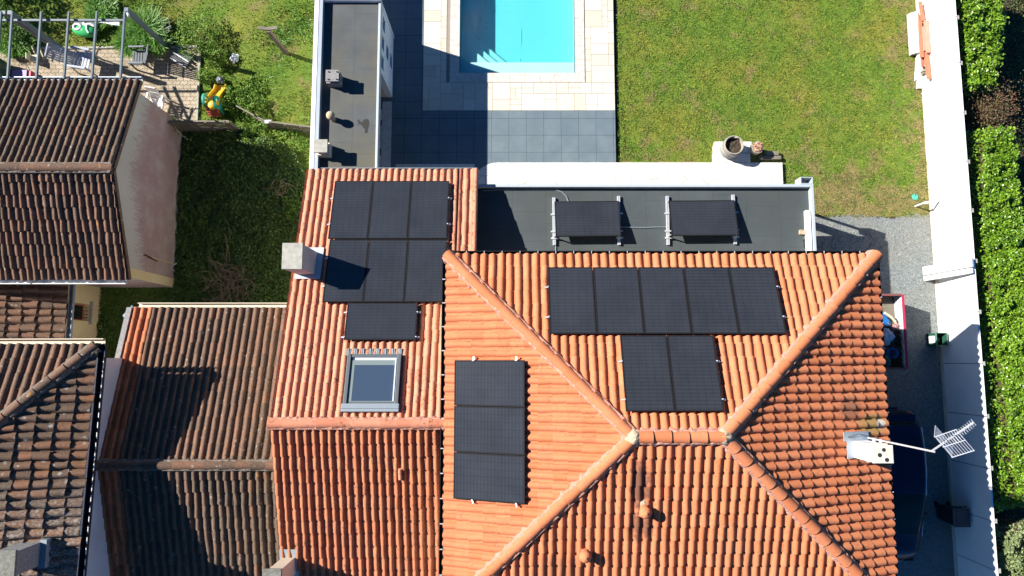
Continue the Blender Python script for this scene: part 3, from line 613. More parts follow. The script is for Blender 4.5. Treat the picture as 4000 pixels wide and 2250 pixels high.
roof_face('roof_slope', house, [(WX0, WS, ZS), (EW + .12, WS, ZS), (EW + .12, WR, ZRL), (WX0, WR, ZRL)], M['tile_brown'], pitch=.208, course=.365, amp=.068, wbar=.60, step=.04, uoff=.02)
ridge('ridge_tiles', house, (WX0 - .02, WR, ZRL), (EW - .02, WR, ZRL), M['tile_pale'], .13, .42, M['mortar'], .04, spread=.16)
# verge: tiles turned down along the wing's east edge
b = MB(); yy = WN
while yy > 2.8:
    z = ZN + nsl * (WN - yy); b.tube((WX1 - .01, yy + .01, z + .035), (WX1 - .01, yy - .40, z + nsl * .40 + .02), .075, .068, 12); yy -= .37
o = b.build('verge_tiles', M['tile_pale'], house, smooth=True); l = o.data.uv_layers.new(name='UVMap'); l.data.foreach_set('uv', rng.random(len(l.data) * 2).astype(np.float32))
for q in ((EW + .02, EE - .052, EN - .05, EN), (EE - .05, EE, ES, EN), (EW + .02, EE - .052, ES, ES + .05)): MB().bx(*q, ZE - .24, ZE - .025).build('light_stop_fascia', M['old_wood'], house)  # unseen boards added to stop light leaking between gutter and roof
# gutters and their brackets
gN = gutter('gutter', house, (EW, EN + .055, ZE - .05), (EE, EN + .055, ZE - .05), M['black_metal'], .10, .09)
gW = gutter('gutter', house, (EW - .08, EN, ZE - .05), (EW - .08, ES, ZE - .05), M['black_metal'], .09, .09)
gE = gutter('gutter', house, (EE + .055, EN, ZE - .05), (EE + .055, ES, ZE - .05), M['black_metal'], .10, .09)
gL = gutter('gutter', house, (WX0 + .4, WN + .04, ZN - .07), (WX1 + .02, WN + .04, ZN - .07), M['zinc_dark'], .08, .08)
def brackets(gut, pts, sx, sy, name='gutter_bracket', mat='alu'):
    o = MB().bx(-sx, sx, -sy, sy, -.008, .008).build(name, M[mat], None); o.parent = gut
    for i, p in enumerate(pts):
        q = o if i == 0 else o.copy()
        if i: COL.objects.link(q); q.parent = gut
        q.location = MW[gut.name].inverted() @ Vector(p)
brackets(gN, [(x, EN + .075, ZE - .036) for x in np.arange(EW + .5, EE, .47)], .008, .035)
brackets(gE, [(EE + .075, y, ZE - .036) for y in np.arange(ES + .3, EN, .33)], .045, .012)
brackets(gW, [(EW - .08, y, ZE - .036) for y in np.arange(ES + .3, EN, .62)], .04, .012)
# planes for things that lie on the slopes
def plane(p, q, r_):
    p, q, r_ = Vector(p), Vector(q), Vector(r_); n = (q - p).cross(r_ - q).normalized(); n = n if n.z > 0 else -n; return p, n
PN = plane(NE, NW, RA); PW = plane(NW, SW, RA); PS = plane(SW, SE, RA); PE = plane(SE, NE, RB)
PL = plane((WX1, WN, ZN), (WX0, WN, ZN), (WX0, WR, ZRL)); PLS = plane((WX0, WS, ZS), (EW, WS, ZS), (EW, WR, ZRL))
def on(px, py, pl, off=0.0): return AP(px, py, pl[0] + pl[1] * off, pl[1])
# chimney at the west edge
def chimney(parent, c, sx, sy, z0, z1, wallm, capm, capt=.09, over=.03, name='chimney'):
    o = MB().bx(c.x - sx/2, c.x + sx/2, c.y - sy/2, c.y + sy/2, z0, z1 - capt).build(name, wallm, parent)
    k = MB().bx(c.x - sx/2 - over, c.x + sx/2 + over, c.y - sy/2 - over, c.y + sy/2 + over, z1 - capt, z1).build('chimney_cap', capm, parent, bevel=.008); k.parent = o
    return o
cb = on(1200, 1032, PL); cc = AX(1126, 1001, -5.80); 
chw = chimney(house, Vector((-5.80, A(1126, 1001, 5.25).y, 0)), .50, .66, 3.0, 5.30, M['warm_grey'], M['concrete'], .07, .02)
yc = A(1126, 1001, 5.25).y
b = MB(); n_ = PL[1]
for (dx0, dx1, dy0, dy1) in ((-.30, .42, .33, .48), (.25, .42, -.33, .33), (-.30, .42, -.46, -.33)):
    q = []
    for (dx, dy) in ((dx0, dy0), (dx1, dy0), (dx1, dy1), (dx0, dy1)):
        X_, Y_ = -5.80 + dx, yc + dy; q.append((X_, Y_, ZN + nsl * (WN - Y_) + .085))
    b.slab(q, .02)
f_ = b.build('flashing', M['zinc_pale'], house); f_.parent = chw
# chimney at the south end of the wing
c2 = on(1133, 2206, PLS); chs = chimney(house, Vector((c2.x, c2.y, 0)), .33, .46, c2.z - .4, 5.45, M['cream'], M['concrete_dark'], .08, .07)
b = MB(); sl = nsl * 1.02
q = [(c2.x + dx, c2.y + dy, c2.z + sl * dy + .075) for dx, dy in ((-.24, -.42), (.25, -.42), (.25, .45), (-.24, .45))]; b.slab(q, .02); f_ = b.build('flashing', M['zinc'], house); f_.parent = chs
# chimney near the east eave with a pierced cap
ce = AX(3329, 1752, 8.62); ex = 8.58; exy = A(3440, 1772, 6.75)
cxE = exy.x; cyE = exy.y; che = chimney(house, Vector((cxE, cyE, 0)), .44, .40, 5.3, 6.55, M['white'], M['cream'], .0, .0)
o = MB().bx(cxE - .25, cxE + .25, cyE - .22, cyE + .22, 6.55, 6.63).bx(cxE - .21, cxE + .21, cyE - .19, cyE + .19, 6.63, 6.80).bx(cxE - .24, cxE + .24, cyE - .21, cyE + .21, 6.80, 6.86).build('chimney_cap', M['cement_grey'], house, bevel=.01); o.parent = che
b = MB()
for k, (px_, py_, dx, dy, r) in enumerate(((0, 0, .02, .10, .045), (0, 0, -.08, -.02, .05), (0, 0, .08, -.13, .05))):
    h_ = MB().tube((cxE + dx, cyE + dy, 6.855), (cxE + dx, cyE + dy, 6.864), r, n=14).build('vent_hole', M['rubber'], house); h_.parent = che
zE = lambda X_: ZE + (EE - X_) * (ZR - ZE) / (EE - RE)
b = MB(); b.slab([(cxE - .5, cyE + .2, zE(cxE - .5) + .115), (cxE + .25, cyE + .2, zE(cxE + .25) + .115), (cxE + .25, cyE + .42, zE(cxE + .25) + .115), (cxE - .5, cyE + .42, zE(cxE - .5) + .115)], .02)
b.slab([(cxE - .42, cyE - .22, zE(cxE - .42) + .115), (cxE - .2, cyE - .22, zE(cxE - .2) + .115), (cxE - .2, cyE + .2, zE(cxE - .2) + .115), (cxE - .42, cyE + .2, zE(cxE - .42) + .115)], .02)
f_ = b.build('flashing', M['zinc'], house); f_.parent = che
# clay roof vents
def roof_vent(px, py, cement):
    c = on(px, py, PS, .05); b = MB(); b.lathe([(.10, -.1), (.10, .16), (.14, .17), (.145, .21), (.12, .26), (.06, .30), (.03, .31), (.025, .33), (0, .335)], c, 20)
    b.tube(c + Vector((0, .16, .02)), c + Vector((0, -.12, -.02)), .115, .12, 14)
    o = b.build('roof_vent', M['tile'], house, smooth=True); l = o.data.uv_layers.new(name='UVMap'); l.data.foreach_set('uv', np.full(len(l.data) * 2, 3.5, np.float32))
    if cement: k = MB().lathe([(.15, -.02), (.13, .06), (.05, .1), (0, .1)], c + Vector((-.03, .2, .0)), 10).build('cement_patch', M['cement'], house, smooth=True); k.parent = o
    return o
roof_vent(2515, 1995, True); roof_vent(2283, 2166, False)
# roof window
def quad_on(pts, pl, off): return [on(x, y, pl, off) for x, y in pts]
wc = quad_on([(1337, 1607), (1551, 1607), (1566, 1384), (1362, 1384)], PL, .14)
e_ = Vector((-1, 0, 0)); u_ = PL[1].cross(e_); o_ = (wc[0] + wc[1] + wc[2] + wc[3]) / 4; ew, eh = 1.42, 1.56
RWM = Matrix((Vector((1, 0, 0)), Vector((1, 0, 0)).cross(PL[1]) * -1, PL[1])).transposed()
def L3(x, y, z): return o_ + RWM @ Vector((x, y, z))
yd = (RWM @ Vector((0, 1, 0)))      # local +y points up the screen (down the slope)
def lbox(b, x0, x1, y0, y1, z0, z1, mi=0): b.box(L3((x0 + x1)/2, (y0 + y1)/2, (z0 + z1)/2), (x1 - x0, y1 - y0, z1 - z0), RWM, mi)
hx, hy = ew / 2, eh / 2
b = MB(); lbox(b, -hx, -hx + .09, -hy, hy, -.16, .02); lbox(b, hx - .09, hx, -hy, hy, -.16, .02); lbox(b, -hx + .09, hx - .09, hy - .09, hy, -.16, .0); lbox(b, -hx + .09, hx - .09, -hy + .21, -hy + .27, -.1, -.02)
rw = b.build('roof_window', M['grey_paint'], house, bevel=.006)
b = MB(); lbox(b, -hx + .09, hx - .09, -hy + .2, hy - .09, -.05, -.025); k = b.build('pane', M['roof_glass'], house); k.parent = rw
m = Mat('inner_reveal'); m.fin((.15,.19,.19), .4)
b = MB(); lbox(b, -hx + .10, -hx + .20, -hy + .27, hy - .17, -.0245, -.022); lbox(b, -hx + .20, hx - .16, -hy + .27, -hy + .29, -.0245, -.022); lbox(b, -hx + .10, hx - .16, hy - .30, hy - .17, -.0245, -.0215); k = b.build('inner_reveal', m.m, house); k.parent = rw  # pale strips added on the pane, standing in for the inner reveal
b = MB(); lbox(b, -hx - .03, hx + .03, -hy, -hy + .08, -.1, .03); lbox(b, -hx - .03, hx + .03, -hy + .08, -hy + .145, -.1, .05); lbox(b, -hx - .03, hx + .03, -hy + .145, -hy + .21, -.1, .035); k = b.build('cover_strip', M['zinc_dark'], house, bevel=.006); k.parent = rw
b = MB(); lbox(b, -hx + .2, hx - .11, hy - .17, hy - .10, -.024, -.012); lbox(b, hx - .15, hx - .115, -hy + .27, hy - .12, -.024, .012); k = b.build('sash_bar', M['alu'], house); k.parent = rw
b = MB(); K = 72; r0 = []; r1 = []
for i in range(K + 1):
    u = -hx - .12 + (ew + .22) * i / K; ph = (u / .199) % 1; hz = .065 * max(0, math.sin(math.pi * min(1, ph / .76))) ** .62 + .02 * (i % 2)
    r0.append(L3(u, hy - .02, -.13 + hz * .6)); r1.append(L3(u, hy + .17, -.115 + hz))
for i in range(K): b.add([r0[i], r0[i+1], r1[i+1], r1[i]], [(0, 1, 2, 3)])
k = b.build('lead_apron', M['lead'], house); k.parent = rw
# loose cap tile and a fallen slip on the south slope
lt = on(1563, 1852, PLS, .10); o = MB().tube(lt + Vector((0, .14, .045)), lt + Vector((0, -.14, -.045)), .052, .048, 14).build('loose_tile', M['tile_pale'], house, smooth=True); l = o.data.uv_layers.new(name='UVMap'); l.data.foreach_set('uv', np.full(len(l.data) * 2, 1.5, np.float32))

# ------------------------------------------------------------------ solar panels (each one a thing)
PC = {}
def panel(label, group, O, e, up, n, w_, h_, clamps=(), mid='h'):
    """O = lower left corner as seen from above the slope, e = along the eave, up = up the slope"""
    e, up, n = Vector(e).normalized(), Vector(up).normalized(), Vector(n).normalized()
    mat = Matrix.Translation(O) @ Matrix((e, up, n)).transposed().to_4x4()
    t = thing('solar_panel', label, 'solar panel', group=group, mat=mat); k = (w_, h_, mid)
    if k not in PC:
        b = MB(); f = .032
        b.bx(0, w_, 0, f, -.03, .006).bx(0, w_, h_ - f, h_, -.03, .006).bx(0, f, f, h_ - f, -.03, .006).bx(w_ - f, w_, f, h_ - f, -.03, .006)
        fr = b.build('frame', M['black_metal'], t, local=True)
        cs = MB().bx(f, w_ - f, f, h_ - f, -.028, 0).build('cell_sheet', M['cells'], t, local=True)
        b = MB(); b.bx(f, w_ - f, h_/2 - .006, h_/2 + .006, 0, .0015) if mid == 'h' else b.bx(w_/2 - .006, w_/2 + .006, f, h_ - f, 0, .0015)
        ln = b.build('centre_line', M['rubber'], t, local=True); PC[k] = (fr, cs, ln)
    else:
        for q in PC[k]: c = q.copy(); COL.objects.link(c); c.parent = t
    for (x, y, dx, dy) in clamps:
        b = MB(); b.box((x + dx * .04, y + dy * .04, -.055), (.10 if dx else .035, .035 if dx else .10, .04)); b.box((x, y, .008), (.03, .03, .012)); b.tube((x + dx * .015, y + dy * .015, .01), (x + dx * .015, y + dy * .015, .026), .009, n=8)
        b.build('clamp', M['alu'], t, local=True)
    return t
def row(face, names, group, px, py, pl, e, wd, ht, gap=.012, off=.17, ends=True, mid='h', cl=(.3, .75), ids=None):
    O = on(px, py, pl, off); n = pl[1]; e = Vector(e); e = (e - n * e.dot(n)).normalized(); up = n.cross(e)
    for i, nm in enumerate(names):
        c = []
        if i == 0: c += [(0, ht * f, -1, 0) for f in cl]
        if i == len(names) - 1: c += [(wd, ht * f, 1, 0) for f in cl]
        panel(nm, group, O + e * (i * (wd + gap)), e, up, n, wd, ht, c, mid)
W1, H1 = 1.134, 1.722
gq = 'black solar panels on the orange roof'
# north slope of the main block (eave runs east -> west: e points west, so rows start at their east end)
def span(pl, a, c): return (on(*a, pl, .17) - on(*c, pl, .17)).length
wN = span(PN, (2138, 1050), (3020, 1044)) / 5 - .012; hN = span(PN, (2138, 1050), (2142, 1310))
row('N', ['solar panel at the right end of the row of five, nearest the right hip', 'second solar panel from the right in the row of five', 'middle solar panel in the row of five on the main roof',
  'second solar panel from the left in the row of five', 'solar panel at the left end of the row of five'], gq, 3020, 1044, PN, (-1, 0, 0), wN, hN)
w2 = span(PN, (2420, 1311), (2785, 1310)) / 2 - .012; h2 = span(PN, (2418, 1311), (2436, 1607))
row('N', ['right one of two solar panels just above the ridge tiles, under the row of five', 'left one of two solar panels just above the ridge tiles, under the row of five'], gq, 2785, 1310, PN, (-1, 0, 0), w2, h2, cl=(.35, .85))
# west slope: three, long side up the slope; e points south
w3 = span(PW, (1778, 1407), (1776, 1950)) / 3 - .012; h3 = span(PW, (1777, 1407), (2050, 1407))
OW = on(1776, 1407, PW, .17); nW = PW[1]; eW = Vector((0, -1, 0)); uW = nW.cross(eW)
for i, nm in enumerate(['top one of the three solar panels in a column left of the long diagonal hip', 'middle one of the three solar panels in a column', 'bottom one of the three solar panels in a column']):
    c = [(0, h3 * f, 0, 0) for f in ()]
    if i == 0: c = [(0, h3 * .27, -1, 0), (0, h3 * .88, -1, 0)]
    if i == 2: c = [(w3, h3 * .27, 1, 0), (w3, h3 * .88, 1, 0)]
    panel(nm, gq, OW + eW * (i * (w3 + .012)), eW, uW, nW, w3, h3, c)
# lower wing: 3 + 3 portrait and one landscape
wL = span(PL, (1307, 709), (1755, 707)) / 3 - .012; hL = span(PL, (1307, 709), (1287, 934))
row('L', ['right solar panel of the lower wing\'s first row, near the slate terrace', 'middle solar panel of the lower wing\'s first row', 'left solar panel of the lower wing\'s first row'], gq, 1755, 707, PL, (-1, 0, 0), wL, hL)
hL2 = span(PL, (1287, 937), (1262, 1180)); wL2 = span(PL, (1287, 937), (1746, 936)) / 3 - .012
row('L', ['right solar panel of the wing\'s second row, beside the main house eave', 'middle solar panel of the wing\'s second row, touched by the chimney shadow', 'left solar panel of the second row, mostly in the chimney shadow'], gq, 1746, 936, PL, (-1, 0, 0), wL2, hL2)
wS = span(PL, (1357, 1185), (1631, 1182)); hS = span(PL, (1357, 1185), (1346, 1329))
row('L', ['single landscape solar panel between the wing\'s panel rows and the roof window'], gq, 1632, 1183, PL, (-1, 0, 0), wS, hS, mid='v', cl=(.25, .92))

# ------------------------------------------------------------------ flat-roofed car port behind the path, with two tilted panels on rails
CPX0, CPX1, CPY0, CPY1, CPZ = WX1 + .02, 9.24, 2.45, 5.43, 2.50
cp = thing('carport', 'flat dark felt roofed carport with grey metal edge beside the lawn', 'carport', (4, 4, 0))
MB().bx(CPX0, CPX1 - .1, CPY0 - 0, CPY1 - .1, CPZ - .14, CPZ).build('roof_deck', M['felt'], cp)
b = MB(); b.bx(CPX0, CPX1, CPY1 - .09, CPY1, CPZ - .22, 2.68); b.bx(CPX1 - .09, CPX1, CPY0, CPY1 - .092, CPZ - .22, 2.68)
b.build('edge_trim', M['zinc_pale'], cp, bevel=.008)
b = MB(); b.bx(CPX1 - .26, CPX1 - .13, CPY0, 4.62, CPZ, 2.665); b.build('upstand_board', P['white'], cp)
for X_, Y_ in ((CPX1 - .2, CPY1 - .25), (CPX1 - .2, 2.7), (4.2, CPY1 - .25), (.2, CPY1 - .25)): MB().bx(X_ - .11, X_ + .11, Y_ - .11, Y_ + .11, GZ, CPZ - .14).build('post', M['white'], cp)
hp0, hp1 = A(3127, 716, 2.6), A(3173, 692, 2.6); b = MB(); b.bx(hp0.x, hp1.x, hp0.y - .02, hp0.y, 2.2, 2.62).bx(hp0.x, hp1.x, hp1.y - .02, hp1.y, 2.2, 2.62).bx(hp0.x, hp0.x + .02, hp0.y, hp1.y - .02, 2.2, 2.62).bx(hp1.x - .02, hp1.x, hp0.y, hp1.y - .02, 2.2, 2.62).bx(hp0.x + .02, hp1.x - .02, hp0.y, hp1.y - .02, 2.2, 2.24)
b.tube(((hp0.x + hp1.x) / 2, (hp0.y + hp1.y) / 2, 2.2), ((hp0.x + hp1.x) / 2, (hp0.y + hp1.y) / 2, 0), .05); b.build('rain_hopper', M['zinc_pale'], cp)
MB().bx(CPX0 + .3, CPX1 - .3, CPY0 - .1, CPY0 + .05, 0, CPZ - .15).build('back_wall', M['cream'], cp)
def flat_panel(label, pts, rails, zn=2.62, zs=2.90):
    nw, ne, se, sw = [A(x, y, z) for (x, y), z in zip(pts, (zn, zn, zs, zs))]
    e = (nw - ne).normalized(); up = ((se - ne) - e * (se - ne).dot(e)).normalized(); n = e.cross(up)
    w_ = (nw - ne).length; h_ = (se - ne).length
    t = panel(label, 'tilted solar panels on the flat carport roof', ne, e, up, n, round(w_, 3), round(h_, 3), [], 'v')
    for rx in rails:
        a = A(*rx[0], CPZ + .06); c = A(*rx[1], CPZ + .06); b = MB()
        for dx in (-.025, .025): b.bar(a + Vector((dx, 0, 0)), c + Vector((dx, 0, 0)), .038, .05)
        b.bar(a - Vector((0, 0, .02)), c - Vector((0, 0, .02)), .09, .03)
        s_ = se if abs(c.x - se.x) < abs(c.x - sw.x) else sw; b.bar((c.x, s_.y + .03, CPZ + .06), (c.x, s_.y + .03, zs - .03), .05, .03); b.bar((c.x, ne.y - .04, CPZ + .06), (c.x, ne.y - .04, zn - .02), .05, .03)
        b.build('rail', M['alu'], t)
        for fy in (.36, .72, .86):
            q = a.lerp(c, fy); s = 1 if s_ is sw else 1; b = MB(); b.bar(q + Vector((-.10, 0, .04)), q + Vector((.12, 0, .04)), .045, .03); b.build('clamp', M['alu'], t)
    return t
flat_panel('left tilted solar panel on two aluminium rails on the flat roof', [(2166, 787), (2417, 785), (2421, 922), (2170, 923)], [((2163, 772), (2165, 958)), ((2416, 766), (2418, 957))])
flat_panel('right tilted solar panel on two aluminium rails, nearer the roof\'s white upstand', [(2611, 784), (2868, 782), (2877, 919), (2618, 920)], [((2606, 766), (2610, 957)), ((2863, 761), (2872, 954))])
def cable(name, label, pts, r=.014, mat=None):
    o = MB().path(pts, r, 6).build(name, mat or M['zinc_dark'], None, smooth=True); return tag(o, label, 'cable')
zc_ = CPZ + .018
cable('cable', 'grey cable curving along the roof edge to the left tilted panel', [A(x, y, zc_) for x, y in ((1885, 745), (1960, 741), (2080, 742), (2170, 742), (2196, 750), (2212, 766), (2220, 786), (2222, 800))], .018)
cable('cable', 'grey cable running between the two tilted solar panels', [A(x, y, zc_ + .01) for x, y in ((2425, 886), (2470, 888), (2520, 889), (2560, 887), (2608, 887))], .016)
cable('cable', 'short cable from the left tilted panel down to the house gutter', [A(x, y, zc_) for x, y in ((2172, 925), (2171, 960), (2170, 992))], .018)
cable('cable', 'thin tangled black wire lying beside the hollow concrete block', [A(3145 + 12 * math.sin(i * 1.3) + i * .6, 928 + i * 3.2 + 7 * math.cos(i * 2.1), zc_) for i in range(18)], .006, M['rubber'])
bk = thing('concrete_block', 'small hollow concrete block lying near the carport roof\'s right edge', 'block', A(3139, 909, CPZ), -.05)
b = MB(); b.bx(-.15, .15, -.07, -.045, .0, .09).bx(-.15, .15, .045, .07, 0, .09).bx(-.15, -.12, -.045, .045, 0, .09).bx(-.02, .02, -.045, .045, 0, .09).bx(.12, .15, -.045, .045, 0, .09).bx(-.12, -.02, -.045, .045, .06, .085)
b.build('body', M['cement'], bk, bevel=.006, local=True)

# ------------------------------------------------------------------ pool house: long flat roof along the terrace
PX0, PX1, PY0, PY1 = -6.24, -4.19, 5.6, 11.55; PZ = 2.44; PT = 2.64; yW = A(1541, 380, 0).y
ph = thing('pool_house', 'long pool house with flat weathered felt roof and white wall', 'pool house', (-5.2, 8.5, 0))
MB().bx(PX0 + .1, PX1 - .06, PY0, PY1 - .05, PZ - .2, PZ).build('roof_deck', M['felt_brown'], ph)
b = MB(); b.bx(PX0, PX0 + .13, PY0, PY1, 0, PT + .012); b.bx(PX0 + .13, PX1, PY1 - .12, PY1, 0, 2.6); b.build('wall', M['white'], ph)
b = MB(); b.bx(PX0 + .132, PX0 + .26, PY0, PY1, PZ - .1, PT); b.build('coping', M['zinc'], ph, bevel=.005)
b = MB(); b.bx(PX1 - .058, PX1 + .012, PY0, PY1, PZ - .25, PZ + .05); b.build('edge_trim', M['zinc_pale'], ph, bevel=.006)
# east wall with five small square windows, its recess reveals real
def wy(px, py): q = AX(px, py, PX1); return q.y, q.z
cols_ = [wy(1000 + x / 1.932, y / 1.932) for x, y in ((970, 188), (963, 327), (959, 476), (996, 398), (1023, 463))]
ys_ = [c[0] for c in cols_]; hw, hh_ = .22, .20
ycut = sorted(set([yW, PY1 - .12] + [y for c in cols_ for y in (c[0] - hw, c[0] + hw)])); zcut = sorted(set([0, PZ - .26] + [z for c in cols_ for z in (c[1] - hh_, c[1] + hh_)]))
b = MB()
for a, c in zip(ycut[:-1], ycut[1:]):
    for d, e in zip(zcut[:-1], zcut[1:]):
        my, mz = (a + c) / 2, (d + e) / 2
        if not any(abs(my - q[0]) < hw and abs(mz - q[1]) < hh_ for q in cols_): b.bx(PX1 - .22, PX1 - .02, a, c, d, e)
b.build('front_wall', M['white'], ph)
for (y, z) in cols_:
    fw = MB().bx(PX1 - .16, PX1 - .12, y - hw, y + hw, z - hh_, z - hh_ + .03).bx(PX1 - .16, PX1 - .12, y - hw, y + hw, z + hh_ - .03, z + hh_).bx(PX1 - .16, PX1 - .12, y - hw, y - hw + .03, z - hh_ + .03, z + hh_ - .03).bx(PX1 - .16, PX1 - .12, y + hw - .03, y + hw, z - hh_ + .03, z + hh_ - .03).build('window', M['grey_paint'], ph)
    k = MB().bx(PX1 - .148, PX1 - .135, y - hw + .03, y + hw - .03, z - hh_ + .03, z + hh_ - .03).build('pane', M['glass'], ph); k.parent = fw
b = MB(); b.bx(PX0 + .2, PX1 - .24, yW, yW + .12, 0, PZ - .21); b.build('partition', M['cream'], ph)
b = MB(); b.bx(PX1 - .16, PX1 - .02, PY0 + .1, yW - .002, PZ - .42, PZ - .26); b.build('lintel', M['concrete'], ph)
MB().bx(PX1 - .2, PX1 - .04, PY0 + .15, PY0 + .33, 0, PZ - .42).build('post', M['white'], ph)
# roof chimneys of the pool house
c1 = A(1314, 322, PZ); o = MB().bx(c1.x - .20, c1.x + .20, c1.y - .17, c1.y + .19, PZ, PZ + .30).bx(c1.x - .215, c1.x + .215, c1.y - .185, c1.y + .205, PZ + .30, PZ + .37).build('chimney', M['chim_grey'], ph, bevel=.01)
k = MB().bx(c1.x - .205, c1.x + .205, c1.y - .175, c1.y + .195, PZ + .45, PZ + .50)
for dx in (-.13, .13):
    for dy in (-.11, .13): k.tube((c1.x + dx, c1.y + dy, PZ + .37), (c1.x + dx, c1.y + dy, PZ + .55), .028, .022, 8)
k = k.build('chimney_cap', M['chim_grey'], ph, bevel=.006); k.parent = o
c1 = A(1271, 592, PZ); o = MB().bx(c1.x - .17, c1.x + .21, c1.y - .21, c1.y + .19, PZ, PZ + .30).bx(c1.x - .13, c1.x + .17, c1.y - .17, c1.y + .15, PZ + .30, PZ + .52).build('chimney', M['cream'], ph, bevel=.008)
k = MB().bx(c1.x - .20, c1.x + .22, c1.y - .21, c1.y + .20, PZ + .52, PZ + .58).build('chimney_cap', M['concrete'], ph, bevel=.01); k.parent = o
c1 = A(1302, 466, PZ); MB().lathe([(.09, 0), (.085, .26), (.12, .27), (.135, .33), (.12, .39), (.07, .435), (0, .45)], c1, 24).build('roof_vent', M['cement'], ph, smooth=True)
m = Mat('damp_stain'); M['stain'] = m.fin((.028,.027,.022), .5)
st_ = [(1396, 470), (1402, 466), (1406, 474), (1412, 478), (1420, 470), (1430, 463), (1440, 468), (1443, 482), (1440, 495), (1436, 506), (1437, 516), (1430, 521), (1424, 518), (1426, 506), (1418, 498), (1412, 488), (1404, 484), (1398, 488), (1400, 478)]
MB().prism([A(x, y, PZ).to_2d() for x, y in st_], PZ, PZ + .003).build('damp_patch', M['stain'], ph)
# unseen wall added beyond the pool house to cast shade on the terrace
gw = MB().bx(-5.35, -5.2, PY1 + .02, 16, 0, 1.5).build('unseen_shadow_wall', M['white'], ph)

# ------------------------------------------------------------------ weathered houses on the left
OK_ = dict(pitch=.205, course=.355, amp=.066, wbar=.66, jit=.010, step=.04)
# A: gabled house with stained end wall
GXo = -11.22
n_, r_, s_ = AX(545, 313, GXo), AX(437, 657, GXo), AX(500, 1091, GXo)
ha = thing('gabled_house', 'old brown tiled gable house with pink stained end wall', 'house', (-15, 6.3, 0))
WXO = -22.0
w_ = lambda p: Vector((WXO, p.y, p.z))
roof_face('roof_slope', ha, [n_, w_(n_), w_(r_), r_], M['tile_old'], **{**OK_, 'step': .014, 'jit': .005, 'taper': .008})
print('RIDGE', r_, n_, s_)
roof_face('roof_slope', ha, [w_(s_), s_, r_, w_(r_)], M['tile_old_red'], voff=0, uoff=.08, **OK_)
ridge('ridge_tiles', ha, w_(r_) + Vector((0, 0, 0)), r_ + Vector((.02, 0, 0)), M['tile_old_red'], .13, .42, M['mortar_old'], .04, spread=.15)
gx = -11.50; b = MB(); lift = -.10
pr = [(n_.y - .18, n_.z + lift), (r_.y, r_.z + lift - .02), (s_.y + .12, s_.z + lift)]
vs = [(gx, pr[0][0], 0), (gx, pr[0][0], pr[0][1]), (gx, pr[1][0], pr[1][1]), (gx, pr[2][0], pr[2][1]), (gx, pr[2][0], -.1)]
b.add(vs + [(WXO, v[1], v[2]) for v in vs], [(0, 1, 2, 3, 4), (9, 8, 7, 6, 5), (0, 4, 9, 5), (0, 5, 6, 1), (3, 8, 9, 4), (1, 6, 7, 2), (2, 7, 8, 3)])
b.build('wall', M['gable'], ha)
b = MB(); b.bar(n_ + Vector((-.0, 0, -.075)), r_ + Vector((0, 0, -.085)), .07, .12); b.bar(r_ + Vector((0, -.04, -.085)), s_ + Vector((0, 0, -.075)), .07, .12); b.build('verge_tiles', M['tile_old_red'], ha)
gutter('gutter', ha, w_(n_) + Vector((0, .07, -.05)), n_ + Vector((.02, .07, -.05)), M['zinc'], .10, .08)
gutter('gutter', ha, w_(s_) + Vector((0, -.07, -.05)), s_ + Vector((-.1, -.07, -.05)), P['white'], .10, .08)
b = MB(); q0 = AX(532, 978, gx); b.tube((gx + .015, s_.y + .9, 2.0), (gx + .015, s_.y + .9, .1), .015); b.build('downpipe', M['yellow'], ha)
MB().bx(gx - .3, gx + .006, s_.y + .125, s_.y + .42, -.1, s_.z - .28).build('yellow_corner', M['yellow'], ha)
# B: low wing with the yellow wall
hb = thing('yellow_wing', 'low side wing with old tiles and yellow wall with barred window', 'building', (-15, 1.6, 0))
bx_ = -13.72; g0, g1 = AX(271, 1095, bx_), AX(254, 1330, bx_); bz = (g0.z + g1.z) / 2
yb0, yb1 = s_.y + .6, -2.6; slB = .30
roof_face('roof_slope', hb, [(bx_, yb1, bz), (bx_, yb0, bz), (bx_ - 6, yb0, bz + 6 * slB), (bx_ - 6, yb1, bz + 6 * slB)], M['tile_old_red'], pitch=.235, course=.40, amp=.07, wbar=.72, jit=.012)
gutter('gutter', hb, (bx_ + .07, yb1, bz - .03), (bx_ + .07, yb0, bz - .03), M['zinc_dark'], .12, .09)
wxB = -13.98; wq = [AX(1000 / 1, 1, 1) if 0 else None]
wa, wb_ = AX(268, 1180, wxB), AX(318, 1255, wxB)
z0w, z1w = .62, bz - .25; y0w, y1w = AX(295, 1250, wxB).y, AX(295, 1182, wxB).y
b = MB()
for (a, c, d, e) in ((yb1, y0w, 0, bz - .05), (y1w, yb0, 0, bz - .05), (y0w, y1w, 0, z0w), (y0w, y1w, z1w, bz - .05)): b.bx(wxB - .25, wxB, a, c, d, e)
b.build('wall', M['yellow'], hb)
wn = MB().bx(wxB - .22, wxB - .17, y0w, y1w, z0w, z0w + .06).bx(wxB - .22, wxB - .17, y0w, y1w, z1w - .06, z1w).bx(wxB - .22, wxB - .17, y0w, y0w + .05, z0w + .06, z1w - .06).bx(wxB - .22, wxB - .17, y1w - .05, y1w, z0w + .06, z1w - .06).build('window', M['timber'], hb)
k = MB().bx(wxB - .21, wxB - .19, y0w + .05, y1w - .05, z0w + .06, z1w - .06).build('pane', M['glass'], hb); k.parent = wn
k = MB().bx(wxB - .16, wxB + .09, y0w - .1, y1w + .1, z0w - .07, z0w - .002).build('sill', M['concrete'], hb); k.parent = wn
b = MB()
for i in range(1, 5): yy = y0w + (y1w - y0w) * i / 5; b.tube((wxB - .05, yy, z0w), (wxB - .05, yy, z1w), .009, n=6)
k = b.build('window_bars', M['rubber'], hb); k.parent = wn
